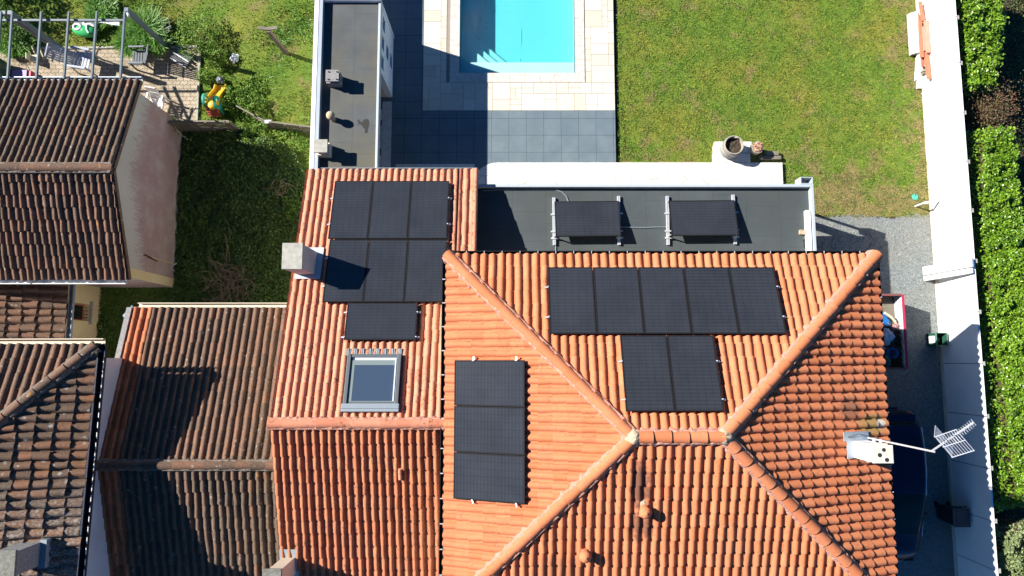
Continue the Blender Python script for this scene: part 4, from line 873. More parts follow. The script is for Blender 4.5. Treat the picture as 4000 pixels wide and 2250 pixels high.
# C: old tiled house between the yellow wing and the main house
CW = -11.2; cN, cR = AX(520, 1203, CW), AX(377, 1816, CW)
hc = thing('weathered_house', 'weathered brown tiled house squeezed against the main house\'s wing', 'house', (-8.7, -2, 0))
slC = (cR.z - cN.z) / (cN.y - cR.y); cS = Vector((CW, -9.0, cR.z - slC * (cR.y + 9.0))); cEx = WX0 + .05
e_c = lambda p: Vector((cEx, p.y, p.z)); mid = lambda p: Vector((CW + .62, p.y, p.z))
KC = dict(pitch=.215, course=.36, amp=.068, wbar=.68, jit=.010, step=.04)
roof_face('roof_slope', hc, [e_c(cN), mid(cN), mid(cR), e_c(cR)], M['tile_old_red'], **{**KC, 'step': .014, 'jit': .005, 'taper': .008})
roof_face('roof_slope', hc, [mid(cS), e_c(cS), e_c(cR), mid(cR)], M['tile_old'], **KC)
roof_face('newer_tile_band', hc, [mid(cN), cN, cR, mid(cR)], M['tile_band'], **{**KC, 'step': .014, 'jit': .005, 'taper': .008})
roof_face('newer_tile_band', hc, [cS, mid(cS), mid(cR), cR], M['tile_band'], **KC)
ridge('ridge_tiles', hc, cR + Vector((.05, 0, 0)), e_c(cR), M['tile_old_red'], .125, .42, M['mortar_old'], .04, spread=.15)
b = MB(); b.bar(cN + Vector((-.08, 0, .02)), cR + Vector((-.08, 0, .02)), .15, .10); b.bar(cR + Vector((-.08, -.01, .02)), cS + Vector((-.08, 0, .02)), .15, .10); b.build('coping', M['chim_grey'], hc)
gutter('gutter', hc, cN + Vector((.1, .09, -.05)), e_c(cN) + Vector((0, .09, -.05)), M['cream'], .12, .09)
b = MB(); b.bx(CW - .22, cEx, -8.9, cN.y - .15, 0, cN.z - .15)
b.add([(CW - .22, cN.y - .15, cN.z - .15), (CW - .22, -8.9, cN.z - .15), (CW - .22, cR.y, cR.z - .12), (CW - .02, cN.y - .15, cN.z - .15), (CW - .02, -8.9, cN.z - .15), (CW - .02, cR.y, cR.z - .12)], [(0, 1, 2), (3, 5, 4), (0, 2, 5, 3), (1, 4, 5, 2)]); b.build('wall', M['lav_render'], hc)
b = MB(); p = cN + Vector((-.30, -.22, .0)); b.add([p, p + Vector((.30, .30, .08)), p + Vector((.34, .24, .05)), p + Vector((.08, -.12, -.02)), p + Vector((0, 0, -.02)), p + Vector((.3, .3, .06)), p + Vector((.34, .24, .03)), p + Vector((.08, -.12, -.04))], [(0, 1, 2, 3), (7, 6, 5, 4), (0, 4, 5, 1), (1, 5, 6, 2), (2, 6, 7, 3), (3, 7, 4, 0)]); b.build('flashing', M['zinc'], hc)
# D: taller hipped house in the corner
ZD = 5.36; dN = A(407, 1331, ZD) + Vector((-.15, -.09, 0)); dS = A(318, 2290, ZD) + Vector((-.15, 0, 0))
hd = thing('mossy_hip_house', 'tall hip roofed house with mossy lichened tiles at the bottom left', 'house', (-15, -4, 0))
dW = -21.5; dy1 = -9.5; ax = (dS - dN).normalized(); dSE = dN + ax * (dN.y + 9.5); run_ = 5.0; riseD = .36
dr1 = Vector((dN.x - run_, dN.y - run_, ZD + run_ * riseD)); dr2 = Vector((dN.x - run_ - .1, dSE.y + run_ * 0, ZD + run_ * riseD))
dNW = Vector((dW, dN.y - .03, ZD))
KD = dict(pitch=.235, course=.40, amp=.07, wbar=.70, jit=.013)
roof_face('roof_slope', hd, [dN, dNW, Vector((dW, dr1.y, dr1.z)), dr1], M['tile_old_red'], uoff=.05, **{**KD, 'step': .016, 'jit': .006, 'taper': .008})
roof_face('roof_slope', hd, [dSE, dN, dr1, dr2], M['tile_moss'], **KD)
ridge('hip_tiles', hd, dN + Vector((-.03, -.03, .01)), dr1, M['tile_old_red'], .12, .42, M['mortar_old'], .03, spread=.17)
gD = gutter('gutter', hd, dSE + Vector((.09, 0, -.04)), dN + Vector((.09, .0, -.04)), M['rubber'], .14, .10)
gutter('gutter', hd, dNW + Vector((0, .08, -.04)), dN + Vector((.1, .08, -.04)), M['cream'], .12, .10)
brackets(gD, [dN + ax * t + Vector((.165, 0, -.03)) for t in np.arange(.25, (dSE - dN).length, .26)], .007, .08, 'gutter_clip', 'white')
b = MB(); b.bx(dW, dN.x - .40, -9.4, dN.y - .35, 0, ZD - .05); b.build('wall', M['lav_render'], hd)
pD = plane(dSE, dN, dr1); q = on(145, 2160, pD); q = Vector((q.x - .12, q.y, q.z))
chd = chimney(hd, Vector((q.x, q.y, 0)), .50, .56, q.z - .5, q.z + 1.0, M['chim_grey'], M['concrete_dark'], .07, .05)
b = MB(); b.bx(q.x + .24, q.x + .40, q.y - .34, q.y + .34, q.z - .2, q.z + .10); k = b.build('flashing', M['zinc_dark'], hd); k.parent = chd

# ------------------------------------------------------------------ white garden wall of concrete panels with posts behind
GX, GT = 14.56, 1.80
gw = thing('garden_wall', 'long white panelled garden wall between lawn and hedge', 'wall', (14.6, 3, GZ))
sy = [AX(x, y, GX).y for x, y in ((3728, 67), (3742, 245), (3758, 438), (3773, 630), (3789, 820), (3803, 1018), (3815, 1218), (3831, 1420), (3851, 1627), (3872, 1832), (3887, 2040), (3900, 2235))]
stp = (sy[0] - sy[-1]) / 11; ys = [sy[0] + stp * k for k in (3, 2, 1)] + sy + [sy[-1] - stp]
for a, c in zip(ys[:-1], ys[1:]):
    MB().bx(GX, GX + .06, c + .013, a - .013, GZ + .12, GT + rng.normal() * .004).build('wall_panel', M['white'], gw)
b = MB(); b.bx(GX + .015, GX + .05, ys[-1], ys[0], GZ + .1, GT - .02); b.build('joint_strip', M['chim_grey'], gw)
MB().bx(GX - .05, GX + .09, ys[-1], ys[0], GZ - .2, GZ + .118).build('footing', M['cream'], gw)
for yq in ys[1:-1]: MB().bx(GX + .062, GX + .16, yq - .065, yq + .065, GZ, GT - .03).build('post', M['concrete'], gw)

# leaning stack of white boards against the wall
base = A(3626, 1058, GZ); top = A(3840, 1010, 2.02)
sy_ = -.36; k = 0
specs = [(0, .17, 2.02, 14.16, .05), (.0, .15, 1.98, 14.22, .045), (.19, .30, 2.06, 14.14, .04), (.19, .30, 2.03, 14.19, .04), (.19, .28, 1.97, 14.24, .04), (.34, .15, 1.99, 14.20, .035)]
yb = A(3626, 1098, GZ).y
wds = ['at the lawn end of the stack', 'behind the first', 'widest and frontmost in the stack', 'wide, second in the stack', 'wide, rearmost in the stack', 'narrow, farthest toward the pool end']
for i, (y0, wd, L, x0, th) in enumerate(specs):
    p0 = Vector((x0, yb + y0 + wd / 2, GZ + .01)); p1 = Vector((GX - .03 - (14.24 - x0) * 1.0, p0.y + .01, GZ + L))
    d = (p1 - p0).normalized(); xx_ = Vector((0, 1, 0)); nn_ = d.cross(xx_).normalized()
    b = MB(); M3 = Matrix((xx_, d, nn_)).transposed(); b.box((p0 + p1) / 2, (wd - .012, (p1 - p0).length, th), M3)
    for q in range(1, 4): b.box(p1 + d * .002 + xx_ * (wd * (q / 4 - .5)), (.008, .006, th * .9), M3)
    tag(b.build('white_board', P['white'], None, bevel=.004), 'white plastic board leaning on the garden wall, ' + wds[i], 'board', 'white boards leaning on the garden wall')
b = MB(); q = A(3613, 790, .35); b.bar((q.x - .05, q.y - .03, .36), (GX - .01, q.y + .06, .40), .07, .05); b.tube((q.x - .05, q.y - .03, .36), (q.x - .05, q.y - .03, GZ), .03)
tag(b.build('wall_bracket', P['white']), 'short white stub post sticking out from the garden wall beside the green cover', 'post')
# white slabs and red timber by the wall
def lying(name, label, cat, group, pts, z, th, mat, tilt=0.0):
    q = [A(x, y, z) for x, y in pts]; q = [p + Vector((0, 0, tilt if i in (1, 2) else 0)) for i, p in enumerate(q)]
    o = MB().slab(q, th).build(name, mat, None, bevel=.004); return tag(o, label, cat, group)
lying('white_slab', 'large white slab lying on the lawn left of the red timber', 'slab', 'white slabs by the wall', [(3552, 52), (3584, 42), (3594, 203), (3562, 210)], .08, .16, P['white'])
lying('white_slab', 'white slab under the lower end of the red timber', 'slab', 'white slabs by the wall', [(3584, 205), (3604, 200), (3600, 310), (3577, 312)], .0, .10, P['white'])
lying('white_slab', 'white slab lowest in the photo, past the end of the red timber', 'slab', 'white slabs by the wall', [(3580, 240), (3616, 240), (3618, 344), (3584, 344)], -.03, .08, P['white'])
TB = [((3594, 6), (3606, 82), .34, 13, 'timber', 'reaching farthest up the photo'), ((3591, 60), (3595, 130), .20, 9, 'timber', 'half hidden under the topmost ones'), ((3593, 84), (3601, 224), .38, 14, 'timber', 'long one beside the white slab'),
      ((3604, 40), (3611, 215), .30, 10, 'timber', 'thin one in the middle of the pile'), ((3618, 81), (3627, 206), .46, 18, 'timber_pink', 'wide pale pink one on top of the pile'), ((3606, 104), (3613, 198), .42, 9, 'timber_pink', 'thin pale one against the wide pink one'),
      ((3616, 180), (3622, 254), .36, 19, 'timber', 'wide one below the pink one'), ((3602, 222), (3605, 260), .28, 11, 'timber', 'short one between slab and wall'), ((3622, 240), (3629, 309), .40, 18, 'timber', 'lowest in the photo')]
for (p, q, z, wpx, mt, ds) in TB:
    a, c = A(*p, z), A(*q, z + .02); b = MB().bar(a, c, wpx * .0086, .05); tag(b.build('timber_plank', M[mt], None, bevel=.004), 'red timber plank by the wall, ' + ds, 'plank', 'red timber planks stacked by the wall')
b = MB(); a = A(3605, 273, .1); b.bx(a.x - .05, a.x + .05, a.y - .07, a.y + .09, -.03, .2); tag(b.build('wooden_block', M['barrel_wood'], None, bevel=.006), 'small pale wooden block under the red planks', 'block')
b = MB()
for yq in (70, 150, 230, 290): a = A(3600, yq, 0); c = A(3628, yq, 0); b.bx(a.x - .02, c.x, a.y - .04, a.y + .04, GZ, .14 if yq > 240 else .20)
tag(b.build('trestle_beams', M['old_wood']), 'low dark bearers holding up the red timber planks', 'bearer')
# green inspection cover
q = A(3573, 770, GZ); ic = thing('inspection_cover', 'round green inspection cover in bare soil near the wall', 'cover', (q.x, q.y, GZ))
MB().lathe([(.11, 0), (.11, .03), (.095, .04), (0, .042)], (0, 0, 0), 24).build('lid', P['teal'], ic, local=True); MB().bx(-.012, .012, .04, .115, .036, .046).build('slot', M['rubber'], ic, local=True)

# ------------------------------------------------------------------ planters
q = A(2845, 588, 0); z1 = .62; bp = thing('barrel_planter', 'large wooden half barrel planter filled with soil', 'planter', (q.x, q.y, .012))
prof = [(.30, 0), (.325, .12), (.345, .28), (.345, .42), (.33, .56), (.325, z1), (.297, z1), (.292, .40), (.29, .38)]
MB().lathe(prof[:-1], n=30).build('staves', M['barrel_wood'], bp, smooth=True, local=True)
for zz, r_ in ((.09, .325), (.24, .348), (.47, .350)): MB().lathe([(r_ - .012, zz), (r_ + .004, zz), (r_ + .004, zz + .045), (r_ - .012, zz + .045), (r_ - .012, zz)], n=30, caps=False).build('hoop', M['zinc_dark'], bp, smooth=True, local=True)
b = MB(); b.lathe([(0, .48), (.12, .485), (.22, .47), (.292, .45)], n=26); o = b.build('soil', M['soil'], bp, smooth=True, local=True)
for v in o.data.vertices: v.co.z += rng.normal() * .015
MB().box((.10, .26, z1 - .01), (.14, .05, .04)).build('handle', M['barrel_wood'], bp, bevel=.01, local=True)
q = A(2946, 588, 0); dp = thing('flower_pot', 'small round pot of dried pinkish flower heads beside the barrel', 'pot', (q.x, q.y, .012))
MB().lathe([(.15, 0), (.19, .1), (.205, .25), (.21, .36), (.185, .36), (.18, .28), (0, .27)], n=26).build('pot', M['barrel_wood'], dp, smooth=True, local=True)
m = Mat('dried_bloom'); M['bloom'] = m.fin(m.ramp(m.attr('rnd'), [(0, (.22,.11,.07)), (.5, (.55,.33,.22)), (1, (.72,.50,.36))]), .9)
pt = rng.normal(size=(900, 3)); pt /= np.linalg.norm(pt, axis=1)[:, None]; pt *= (rng.uniform(.5, 1, (900, 1))) ** .5 * np.array([[.185, .185, .13]]); pt[:, 2] = np.abs(pt[:, 2]) + .33; pt[:, 0] += .01
pt += np.array([[q.x, q.y, .012]]); leaves('dried_flowers', pt, .05, M['bloom'], dp, .3, .9)
b = MB()
for px, py, s, e_ in ((3010, 603, .30, .09), (3020, 615, .36, .1)):
    pass
for i, (x0p, x1p, y0p, y1p, nm) in enumerate(((2992, 3042, 590, 606, 'shorter dark plank lying across the planter pad'), (2966, 3051, 608, 622, 'longer dark plank along the white path edge'))):
    a, c = A(x0p, y1p, .03), A(x1p, y0p, .03); tag(MB().bx(a.x, c.x, a.y, c.y, -.1, .045).build('sleeper_plank', M['old_wood'], None, bevel=.006), nm + ' beside the flower pot', 'plank', 'dark planks beside the flower pot')

# ------------------------------------------------------------------ trailer
tz = .98; tr_, tb_ = A(3521, 1150, tz), A(3551, 1442, tz); TX1 = (tr_.x + tb_.x) / 2; TX0 = TX1 - 1.45; TY1, TY0 = tr_.y, tb_.y
tl = thing('trailer', 'red rimmed box trailer full of garden junk under the eave', 'trailer', ((TX0 + TX1)/2, (TY0 + TY1)/2, GZ))
fz = .50
b = MB(); b.bx(TX0, TX1, TY0, TY1, fz - .05, fz); b.build('bed', M['old_wood'], tl)
for nm, (a, c, d, e) in dict(side_board=(TX1 - .03, TX1, TY0, TY1), far_side_board=(TX0, TX0 + .03, TY0, TY1)).items():
    b = MB(); b.bx(a, c, d, e, fz + .002, tz - .02)
    for zz in (.12, .24, .36): b.bx(a - .012, c - .002, d + .02, e - .02, fz + zz - .02, fz + zz + .02)
    b.build('side_board', P['slatewhite'], tl)
for (d, e) in ((TY1 - .03, TY1), (TY0, TY0 + .03)): MB().bx(TX0 + .032, TX1 - .032, d, e, fz + .002, tz - .02).build('end_board', plain('maroon_board', (.10,.03,.03)), tl)
for a, c in ((TX1 - .045, TX1 + .03), (TX0 - .03, TX0 + .045)): MB().bx(a, c, TY0, TY1, tz - .018, tz + .02).build('top_rail', P['crimson'], tl, bevel=.008)
rm_ = plain('faded_maroon_rail', (.20,.07,.065))
for a, c in ((TY1 - .05, TY1 + .02), (TY0 - .02, TY0 + .05)): MB().bx(TX0 + .05, TX1 - .05, a, c, tz - .018, tz + .018).build('end_rail', rm_, tl, bevel=.008)
for xs_ in (TX0 - .12, TX1 - .25):
    w1 = MB().tube((xs_, (TY0 + TY1)/2, .12), (xs_ + .14, (TY0 + TY1)/2, .12), .26, n=24).build('wheel', M['rubber'], tl)
def W(x, y, z): return A(3400 + x / 4.025, 1120 + y / 4.025, z)
g_ = 'junk piled in the trailer'
p = [W(150, 405, .80), W(205, 408, .78), W(335, 572, .66), W(235, 640, .66), W(120, 560, .80)]
b = MB().slab(p, .03); c_ = sum(p, Vector()) / 5; b.slab([c_ + (q - c_) * .82 + Vector((0, 0, .012)) for q in p], .012); tag(b.build('plastic_tray', P['blue'], None, bevel=.008), 'bright blue plastic tray leaning in the trailer', 'tray', g_)
b = MB(); b.path([W(225, 412, .82), W(280, 445, .80), (W(340, 490, .78)), W(385, 540, .74), W(400, 570, .70)], .045, 8); tag(b.build('foam_strip', P['cream'], None, smooth=True), 'curved yellowish foam strip beside the blue tray', 'foam strip', g_)
b = MB(); b.slab([W(215, 660, .72), W(360, 575, .76), W(372, 612, .74), W(300, 690, .70)], .14); tag(b.build('black_crate', P['black'], None, bevel=.01), 'black plastic crate between blue tray and white bag', 'crate', g_)
def crumple(name, label, cat, c, r, mat, squash=.6, amp=.35, group=g_):
    bm = bmesh.new(); bmesh.ops.create_icosphere(bm, subdivisions=3, radius=1); 
    ph_ = rng.uniform(0, 6, 6)
    for v in bm.verts:
        d = v.co.copy(); k = 1 + amp * (math.sin(5*d.x + ph_[0]) * math.cos(4*d.y + ph_[1]) + .6 * math.sin(9*d.z + ph_[2] + 6*d.x)) * .6 + rng.normal() * .05; v.co = Vector((d.x * r[0] * k, d.y * r[1] * k, max(-.8, d.z) * r[2] * k * squash))
    me = bpy.data.meshes.new(name); bm.to_mesh(me); bm.free(); me.materials.append(mat); o = bpy.data.objects.new(name, me); o.location = c; COL.objects.link(o); return tag(o, label, cat, group)
crumple('plastic_bag', 'crumpled white plastic bag at the trailer\'s roof side', 'bag', W(255, 790, .72), (.22, .26, .28), P['slatewhite'])
crumple('cloth_bundle', 'crumpled dull pink cloth beside the black crate', 'cloth', W(395, 635, .70), (.14, .13, .14), plain('dull_pink', (.30,.17,.17)))
pt = rng.normal(size=(2600, 3)) * np.array([[.22, .42, .10]]); c_ = W(440, 1030, .60); pt += np.array([[c_.x, c_.y, .66]]); pt[:, 0] = np.clip(pt[:, 0], TX0 + .05, TX1 - .05); pt[:, 1] = np.clip(pt[:, 1], TY0 + .05, TY1 - .1)
tag(leaves('garden_cuttings', pt, .06, M['berry_leaf'], None, .3, .4), 'heap of dead leafy cuttings at the lower end of the trailer', 'cuttings', g_)
b = MB()
for i in range(34):
    c_ = W(380 + rng.normal() * 70, 860 + rng.normal() * 190, .72); c_.x = min(c_.x, TX1 - .25); d = Vector((rng.normal(), rng.normal(), rng.normal() * .25)).normalized() * rng.uniform(.12, .26); b.tube(c_ - d * .5, c_ + d * .6, .008, .005, 5)
tag(b.build('dead_twigs', M['twig']), 'bundle of dead twigs on the cuttings in the trailer', 'twigs', g_)
q = W(365, 1040, .80); b = MB(); b.lathe([(.13, -.25), (.17, 0), (.155, 0), (.12, -.2), (0, -.2)], q, 20); tag(b.build('blue_tub', P['blue'], None, smooth=True), 'blue plastic tub half buried in the cuttings', 'tub', g_)
q = W(210, 1185, .9); b = MB(); b.lathe([(.22, -.5), (.24, 0), (.20, .02), (0, .03)], q, 26); tag(b.build('green_barrel', P['dgreen'], None, smooth=True), 'round dark green barrel peeking out under the eave', 'barrel', g_)
b = MB(); b.tube(W(330, 690, .8) , W(500, 760, .78), .012, n=6); b.path([W(380 + 110*math.cos(t) , 790 + 100*math.sin(t), .78) for t in np.linspace(-1.4, 1.5, 12)], .014, 6); tag(b.build('black_hose', M['rubber'], None, smooth=True), 'black curved hose lying over the cuttings', 'hose', g_)

# ------------------------------------------------------------------ green open box with white label by the wall
cz = .42; q0, q1 = A(3661, 1350, cz), A(3698, 1301, cz); gb = thing('compost_box', 'green open topped box with white label standing by the garden wall', 'box', ((q0.x + q1.x)/2, (q0.y + q1.y)/2, GZ))
x0b, x1b, y0b, y1b = q0.x, q1.x, q0.y, q1.y; t_ = .02; b = MB()
b.bx(x0b, x0b + t_, y0b, y1b, GZ, cz).bx(x1b - t_, x1b, y0b, y1b, GZ, cz).bx(x0b + t_, x1b - t_, y0b, y0b + t_, GZ, cz).bx(x0b + t_, x1b - t_, y1b - t_, y1b, GZ, cz).bx(x0b + t_, x1b - t_, y0b + t_, y1b - t_, GZ, GZ + .03)
b.build('body', P['dgreen'], gb, bevel=.006)
b = MB(); r_ = .018; b.bx(x0b - r_, x0b, y0b - r_, y1b + r_, cz - .03, cz + .008).bx(x1b, x1b + r_, y0b - r_, y1b + r_, cz - .03, cz + .008).bx(x0b, x1b, y0b - r_, y0b, cz - .03, cz + .008).bx(x0b, x1b, y1b, y1b + r_, cz - .03, cz + .008); b.build('rim', plain('green_rim', (.10,.22,.17)), gb, bevel=.004)
MB().bx(x0b - .008, x0b - .001, y0b + .09, y1b - .09, GZ + .12, cz - .09).build('label', P['white'], gb)
crumple('rubbish', 'dark crumpled rubbish with a white scrap inside the green box', 'rubbish', Vector(((x0b + x1b)/2, (y0b + y1b)/2 - .02, GZ + .20)), (.13, .16, .18), P['charcoal'], group=None)
# ------------------------------------------------------------------ wheelie bin
q = A(3760, 2024, .95); wb = thing('wheelie_bin', 'black wheelie bin standing in the shade by the wall', 'bin', (q.x, q.y, GZ)); hx, hy = .24, .27
b = MB(); b.add([(-hx*.8, -hy*.8, .05), (hx*.8, -hy*.8, .05), (hx*.8, hy*.8, .05), (-hx*.8, hy*.8, .05), (-hx, -hy, 1.0), (hx, -hy, 1.0), (hx, hy, 1.0), (-hx, hy, 1.0)], [(0, 3, 2, 1), (4, 5, 6, 7), (0, 1, 5, 4), (1, 2, 6, 5), (2, 3, 7, 6), (3, 0, 4, 7)]); b.build('body', P['black'], wb, bevel=.02, local=True)
b = MB(); b.bx(-hx - .03, hx + .03, -hy - .02, hy + .02, 1.005, 1.04).bx(-hx + .06, hx - .06, -hy + .05, hy - .05, 1.04, 1.065); b.build('lid', P['charcoal'], wb, bevel=.015, local=True)
b = MB(); b.tube((-hx + .03, hy + .06, 1.0), (hx - .03, hy + .06, 1.0), .016); 
for s in (-.7, -.1, .1, .7): b.tube((hx * s, hy, 1.0), (hx * s, hy + .06, 1.0), .014)
b.build('handle', P['black'], wb, local=True)
for s in (-1, 1): MB().tube((s * hx * .72, hy * .8, .10), (s * hx * .92, hy * .8, .10), .10, n=18).build('wheel', M['rubber'], wb, local=True)
# ------------------------------------------------------------------ car (only its right half shows beyond the eave)
cr = A(3616, 1900, 1.45).x; yR = A(3500, 1600, .75).y; yF = A(3520, 2197, .6).y; CL = yR - yF; CX = cr - .76; CW_ = .90
car = thing('parked_car', 'dark blue parked car half hidden beneath the roof eave', 'car', (CX, (yR + yF) / 2, GZ))
def yl(py, z): return A(3540, py, z).y - (yR + yF) / 2
HB = .0
st = [  # y, half width, z sill, z belt(half), roof half width, roof z   from rear to front
 (CL/2, .62, .42, .70, .55, .78), (CL/2 - .06, .80, .25, .86, .66, .98), (CL/2 - .22, .87, .22, .95, .64, 1.32), (yl(1650, 1.6), .90, .2, 1.0, .66, 1.60), (yl(1760, 1.65), .91, .2, 1.02, .70, 1.665), (yl(1850, 1.66), .91, .2, 1.02, .71, 1.665), (yl(1936, 1.6), .91, .2, 1.02, .70, 1.60),
 (yl(2020, 1.35), .90, .2, 1.0, .74, 1.34), (yl(2094, 1.06), .89, .2, .96, .78, 1.04), (yl(2150, .92), .87, .22, .86, .76, .93), (-CL/2 + .22, .82, .25, .74, .68, .82), (-CL/2 + .05, .68, .3, .58, .58, .66), (-CL/2, .60, .36, .5, .5, .56)]
b = MB(); rows = []
for (y, hw, zs, zb, rw, rz) in st:
    rw = min(rw + .12, hw - .02); hw += .03
    prof = [(hw * .93, zs), (hw, zs + .2), (hw, zb - .06), (hw - .02, zb), (rw + .02, rz - .07), (rw - .06, rz - .015), (rw * .5, rz), (0, rz + .006)]
    full = [(x, y, z) for x, z in prof] + [(-x, y, z) for x, z in reversed(prof[:-1])]; rows.append(full)
K = len(rows[0]); vs = [p for r in rows for p in r]; fs = []; mi = []
for i in range(len(rows) - 1):
    for k in range(K - 1):
        fs.append((i*K + k, i*K + k + 1, (i+1)*K + k + 1, (i+1)*K + k)); kk = min(k, K - 2 - k)
        glass = (kk == 3 and 2 <= i <= 8) or (kk >= 4 and i in (1, 2)) or (kk >= 4 and i in (6, 7))
        mi.append(1 if glass else 0)
body = MB(); body.add(vs, fs); body.m = mi; body.add(rows[0], [tuple(range(K))]); body.add(rows[-1], [tuple(range(K))])
o = body.build('body', [M['car'], M['glass']], car, smooth=True, local=True); sb = o.modifiers.new('sub', 'SUBSURF'); sb.levels = sb.render_levels = 2
for s in (-1, 1):
    b = MB(); b.path([(s * .71, yl(1670, 1.68) , 1.655), (s * .73, yl(1760, 1.7), 1.70), (s * .74, yl(1850, 1.7), 1.70), (s * .73, yl(1940, 1.66), 1.625)], .016, 8); b.build('roof_rail', M['chrome'], car, smooth=True, local=True)
    b = MB(); b.path([(s * .80, yl(1668, 1.3), 1.36), (s * .855, yl(1760, 1.3), 1.38), (s * .865, yl(1850, 1.3), 1.36), (s * .865, yl(1935, 1.3), 1.32), (s * .87, yl(2020, 1.2), 1.18), (s * .885, yl(2095, 1.0), 1.0)], .014, 8); b.build('window_trim', M['chrome'], car, smooth=True, local=True)
    b = MB(); b.box((s * .98, yl(2010, 1.05), 1.0), (.18, .10, .13)); b.build('mirror', M['car'], car, bevel=.03, local=True)
    for yy in (CL/2 - .85, -CL/2 + .85):
        w1 = MB().tube((s * .70, yy, .33), (s * .90, yy, .33), .33, n=28).build('wheel', M['rubber'], car, smooth=True, local=True); w2 = MB().tube((s * .895, yy, .33), (s * .905, yy, .33), .21, n=20).build('rim', M['alu'], car, local=True); w2.parent = w1
    MB().box((s * .62, -CL/2 + .10, .62), (.30, .16, .10)).build('headlight', M['glass'], car, bevel=.03, local=True)
    MB().box((s * .74, CL/2 - .10, .92), (.14, .08, .22)).build('tail_light', P['red'], car, bevel=.02, local=True)
MB().bx(-.58, .58, CL/2 - .34, CL/2 - .10, 1.56, 1.585).build('spoiler', M['car'], car, bevel=.01, local=True)
MB().bx(-.60, .60, CL/2 - .02, CL/2 + .06, .45, .62).build('rear_bumper', M['car'], car, bevel=.03, local=True)
b = MB(); b.path([(.66 * math.sin(t), -CL/2 + .16 - .20 * math.cos(t), .52) for t in np.linspace(-1.5, 1.5, 13)], .028, 8); b.build('front_trim', P['slatewhite'], car, smooth=True, local=True)
b = MB(); b.path([(.74 * math.sin(t), CL/2 - .24 + .26 * math.cos(t), .60) for t in np.linspace(-1.4, 1.4, 13)], .020, 8); b.build('rear_trim', P['slatewhite'], car, smooth=True, local=True)
MB().bx(-.68, .68, yl(1741, 1.66) - .006, yl(1741, 1.66) + .006, 1.640, 1.672).build('roof_seam', M['rubber'], car, local=True)
MB().bx(.35, .62, CL/2 - .30, CL/2 - .22, 1.30, 1.34).build('number_plate_light', P['slatewhite'], car, bevel=.01, local=True)

# ------------------------------------------------------------------ TV aerial strapped to the chimney
mz0, mz1 = 5.9, 8.55; m1 = A(3650, 1765, mz1); mb = Vector((m1.x, m1.y, mz0)); ta = thing('tv_aerial', 'metal television aerial on a mast strapped to the white chimney', 'aerial', (m1.x, m1.y, mz0))
m1 = Vector((m1.x, m1.y, mz1)); MB().tube(mb, m1, .021, n=10).build('mast', M['alu'], ta, smooth=True)
b = MB(); 
for zz in (6.15, 6.45): b.bx(m1.x - .03, m1.x + .03, cyE + .15, m1.y + .03, zz, zz + .03)
b.build('strap', M['alu'], ta)
bz = 8.45; pA, pB = A(3668, 1760, bz), A(3803, 1650, bz + .05); d = (pB - pA).normalized(); x = d.cross(Vector((0, 0, 1))).normalized()
b = MB(); b.bar(m1 + Vector((0, 0, -.1)), pB, .03, .025); b.build('boom', M['alu'], ta)
Lb = (pB - pA).length; b = MB()
for i in range(13):
    p = pA + d * (Lb * (.30 + .70 * i / 12)); L = .20 - .045 * i / 12; b.tube(p - x * L / 2, p + x * L / 2, .007, n=6)
    if i % 2: b.tube(p - Vector((0, 0, .05)) , p + Vector((0, 0, .05)), .006, n=5)
b.build('director_rods', M['alu'], ta)
for s in (-1, 1):                                            # two-winged grid reflector
    b = MB(); base_ = pA + d * (Lb * .12); up = (Vector((0, 0, 1)) * s * .75 - d * -.66).normalized() if s > 0 else (Vector((0, 0, -1)) * .75 + d * .66).normalized()
    for k in range(9): q = base_ + up * (.03 + .055 * k); b.tube(q - x * .27, q + x * .27, .006, n=5)
    for e_ in (-.27, 0, .27): b.bar(base_ + x * e_, base_ + x * e_ + up * .48, .014, .012)
    b.build('reflector', M['alu'], ta)
MB().box(pA + d * Lb * .28 + Vector((0, 0, .03)), (.09, .12, .06)).build('feed_box', P['charcoal'], ta)
b = MB(); b.path([m1 + Vector((0.02, 0, -.1)), m1 + Vector((.03, .0, -.7)), mb + Vector((.03, .03, .3)), mb + Vector((-.25, .10, .05)), mb + Vector((-.55, .02, .12))], .007, 5); b.build('aerial_lead', M['rubber'], ta)

# ------------------------------------------------------------------ pergola over the patio
def zpost(top, base, X=None):
    g = A(*base, .03); return AX(*top, g.x) if True else g
pR = A(660, 190, .03); pL = A(255, 200, .03); pzR = AX(492, 60, pR.x).z; pzL = AX(20, 62, pL.x).z; pz = (pzR + pzL) / 2 if abs(pzR - pzL) < .6 else pzR
pg = thing('pergola', 'grey metal pergola frame over the block paved patio', 'pergola', ((pR.x + pL.x)/2, pR.y, 0)); PGM = M['pergola']
ez = n_.z + .03
pz = min(max(pz, 2.1), 2.9)
bw = .09
fy = A(490, 75, pz).y
for q in (pR, pL): MB().bx(q.x - .065, q.x + .065, q.y - .065, q.y + .065, .03, pz - .07).build('post', PGM, pg)
MB().bx(pL.x - .24, pL.x - .13, pL.y - .055, pL.y + .055, .03, pz - .07).build('post', PGM, pg)
MB().bx(-17.5, pR.x + .02, fy - .03, fy + .03, pz - .11, pz - .04).build('front_beam', PGM, pg)
for (xa, xb) in ((5, -16), (49, 30), (162, 142), (270, 250), (379, 359), (488, 470)):
    t_ = A(xa, 47, pz + .03); e2 = A(xb, 309, ez + .02); b = MB().bar(t_, e2, .05, .07); b.build('rafter', PGM, pg)
q = A(497, 60, pz); MB().bx(q.x - .05, q.x + .06, q.y - .06, q.y + .06, pz - .02, pz + .06).build('post_cap', P['slatewhite'], pg)
b = MB(); q = pR + Vector((0, -.02, 0)); b.box(q + Vector((.03, .06, .05)), (.03, .12, .10)); b.build('post_foot', P['white'], pg)

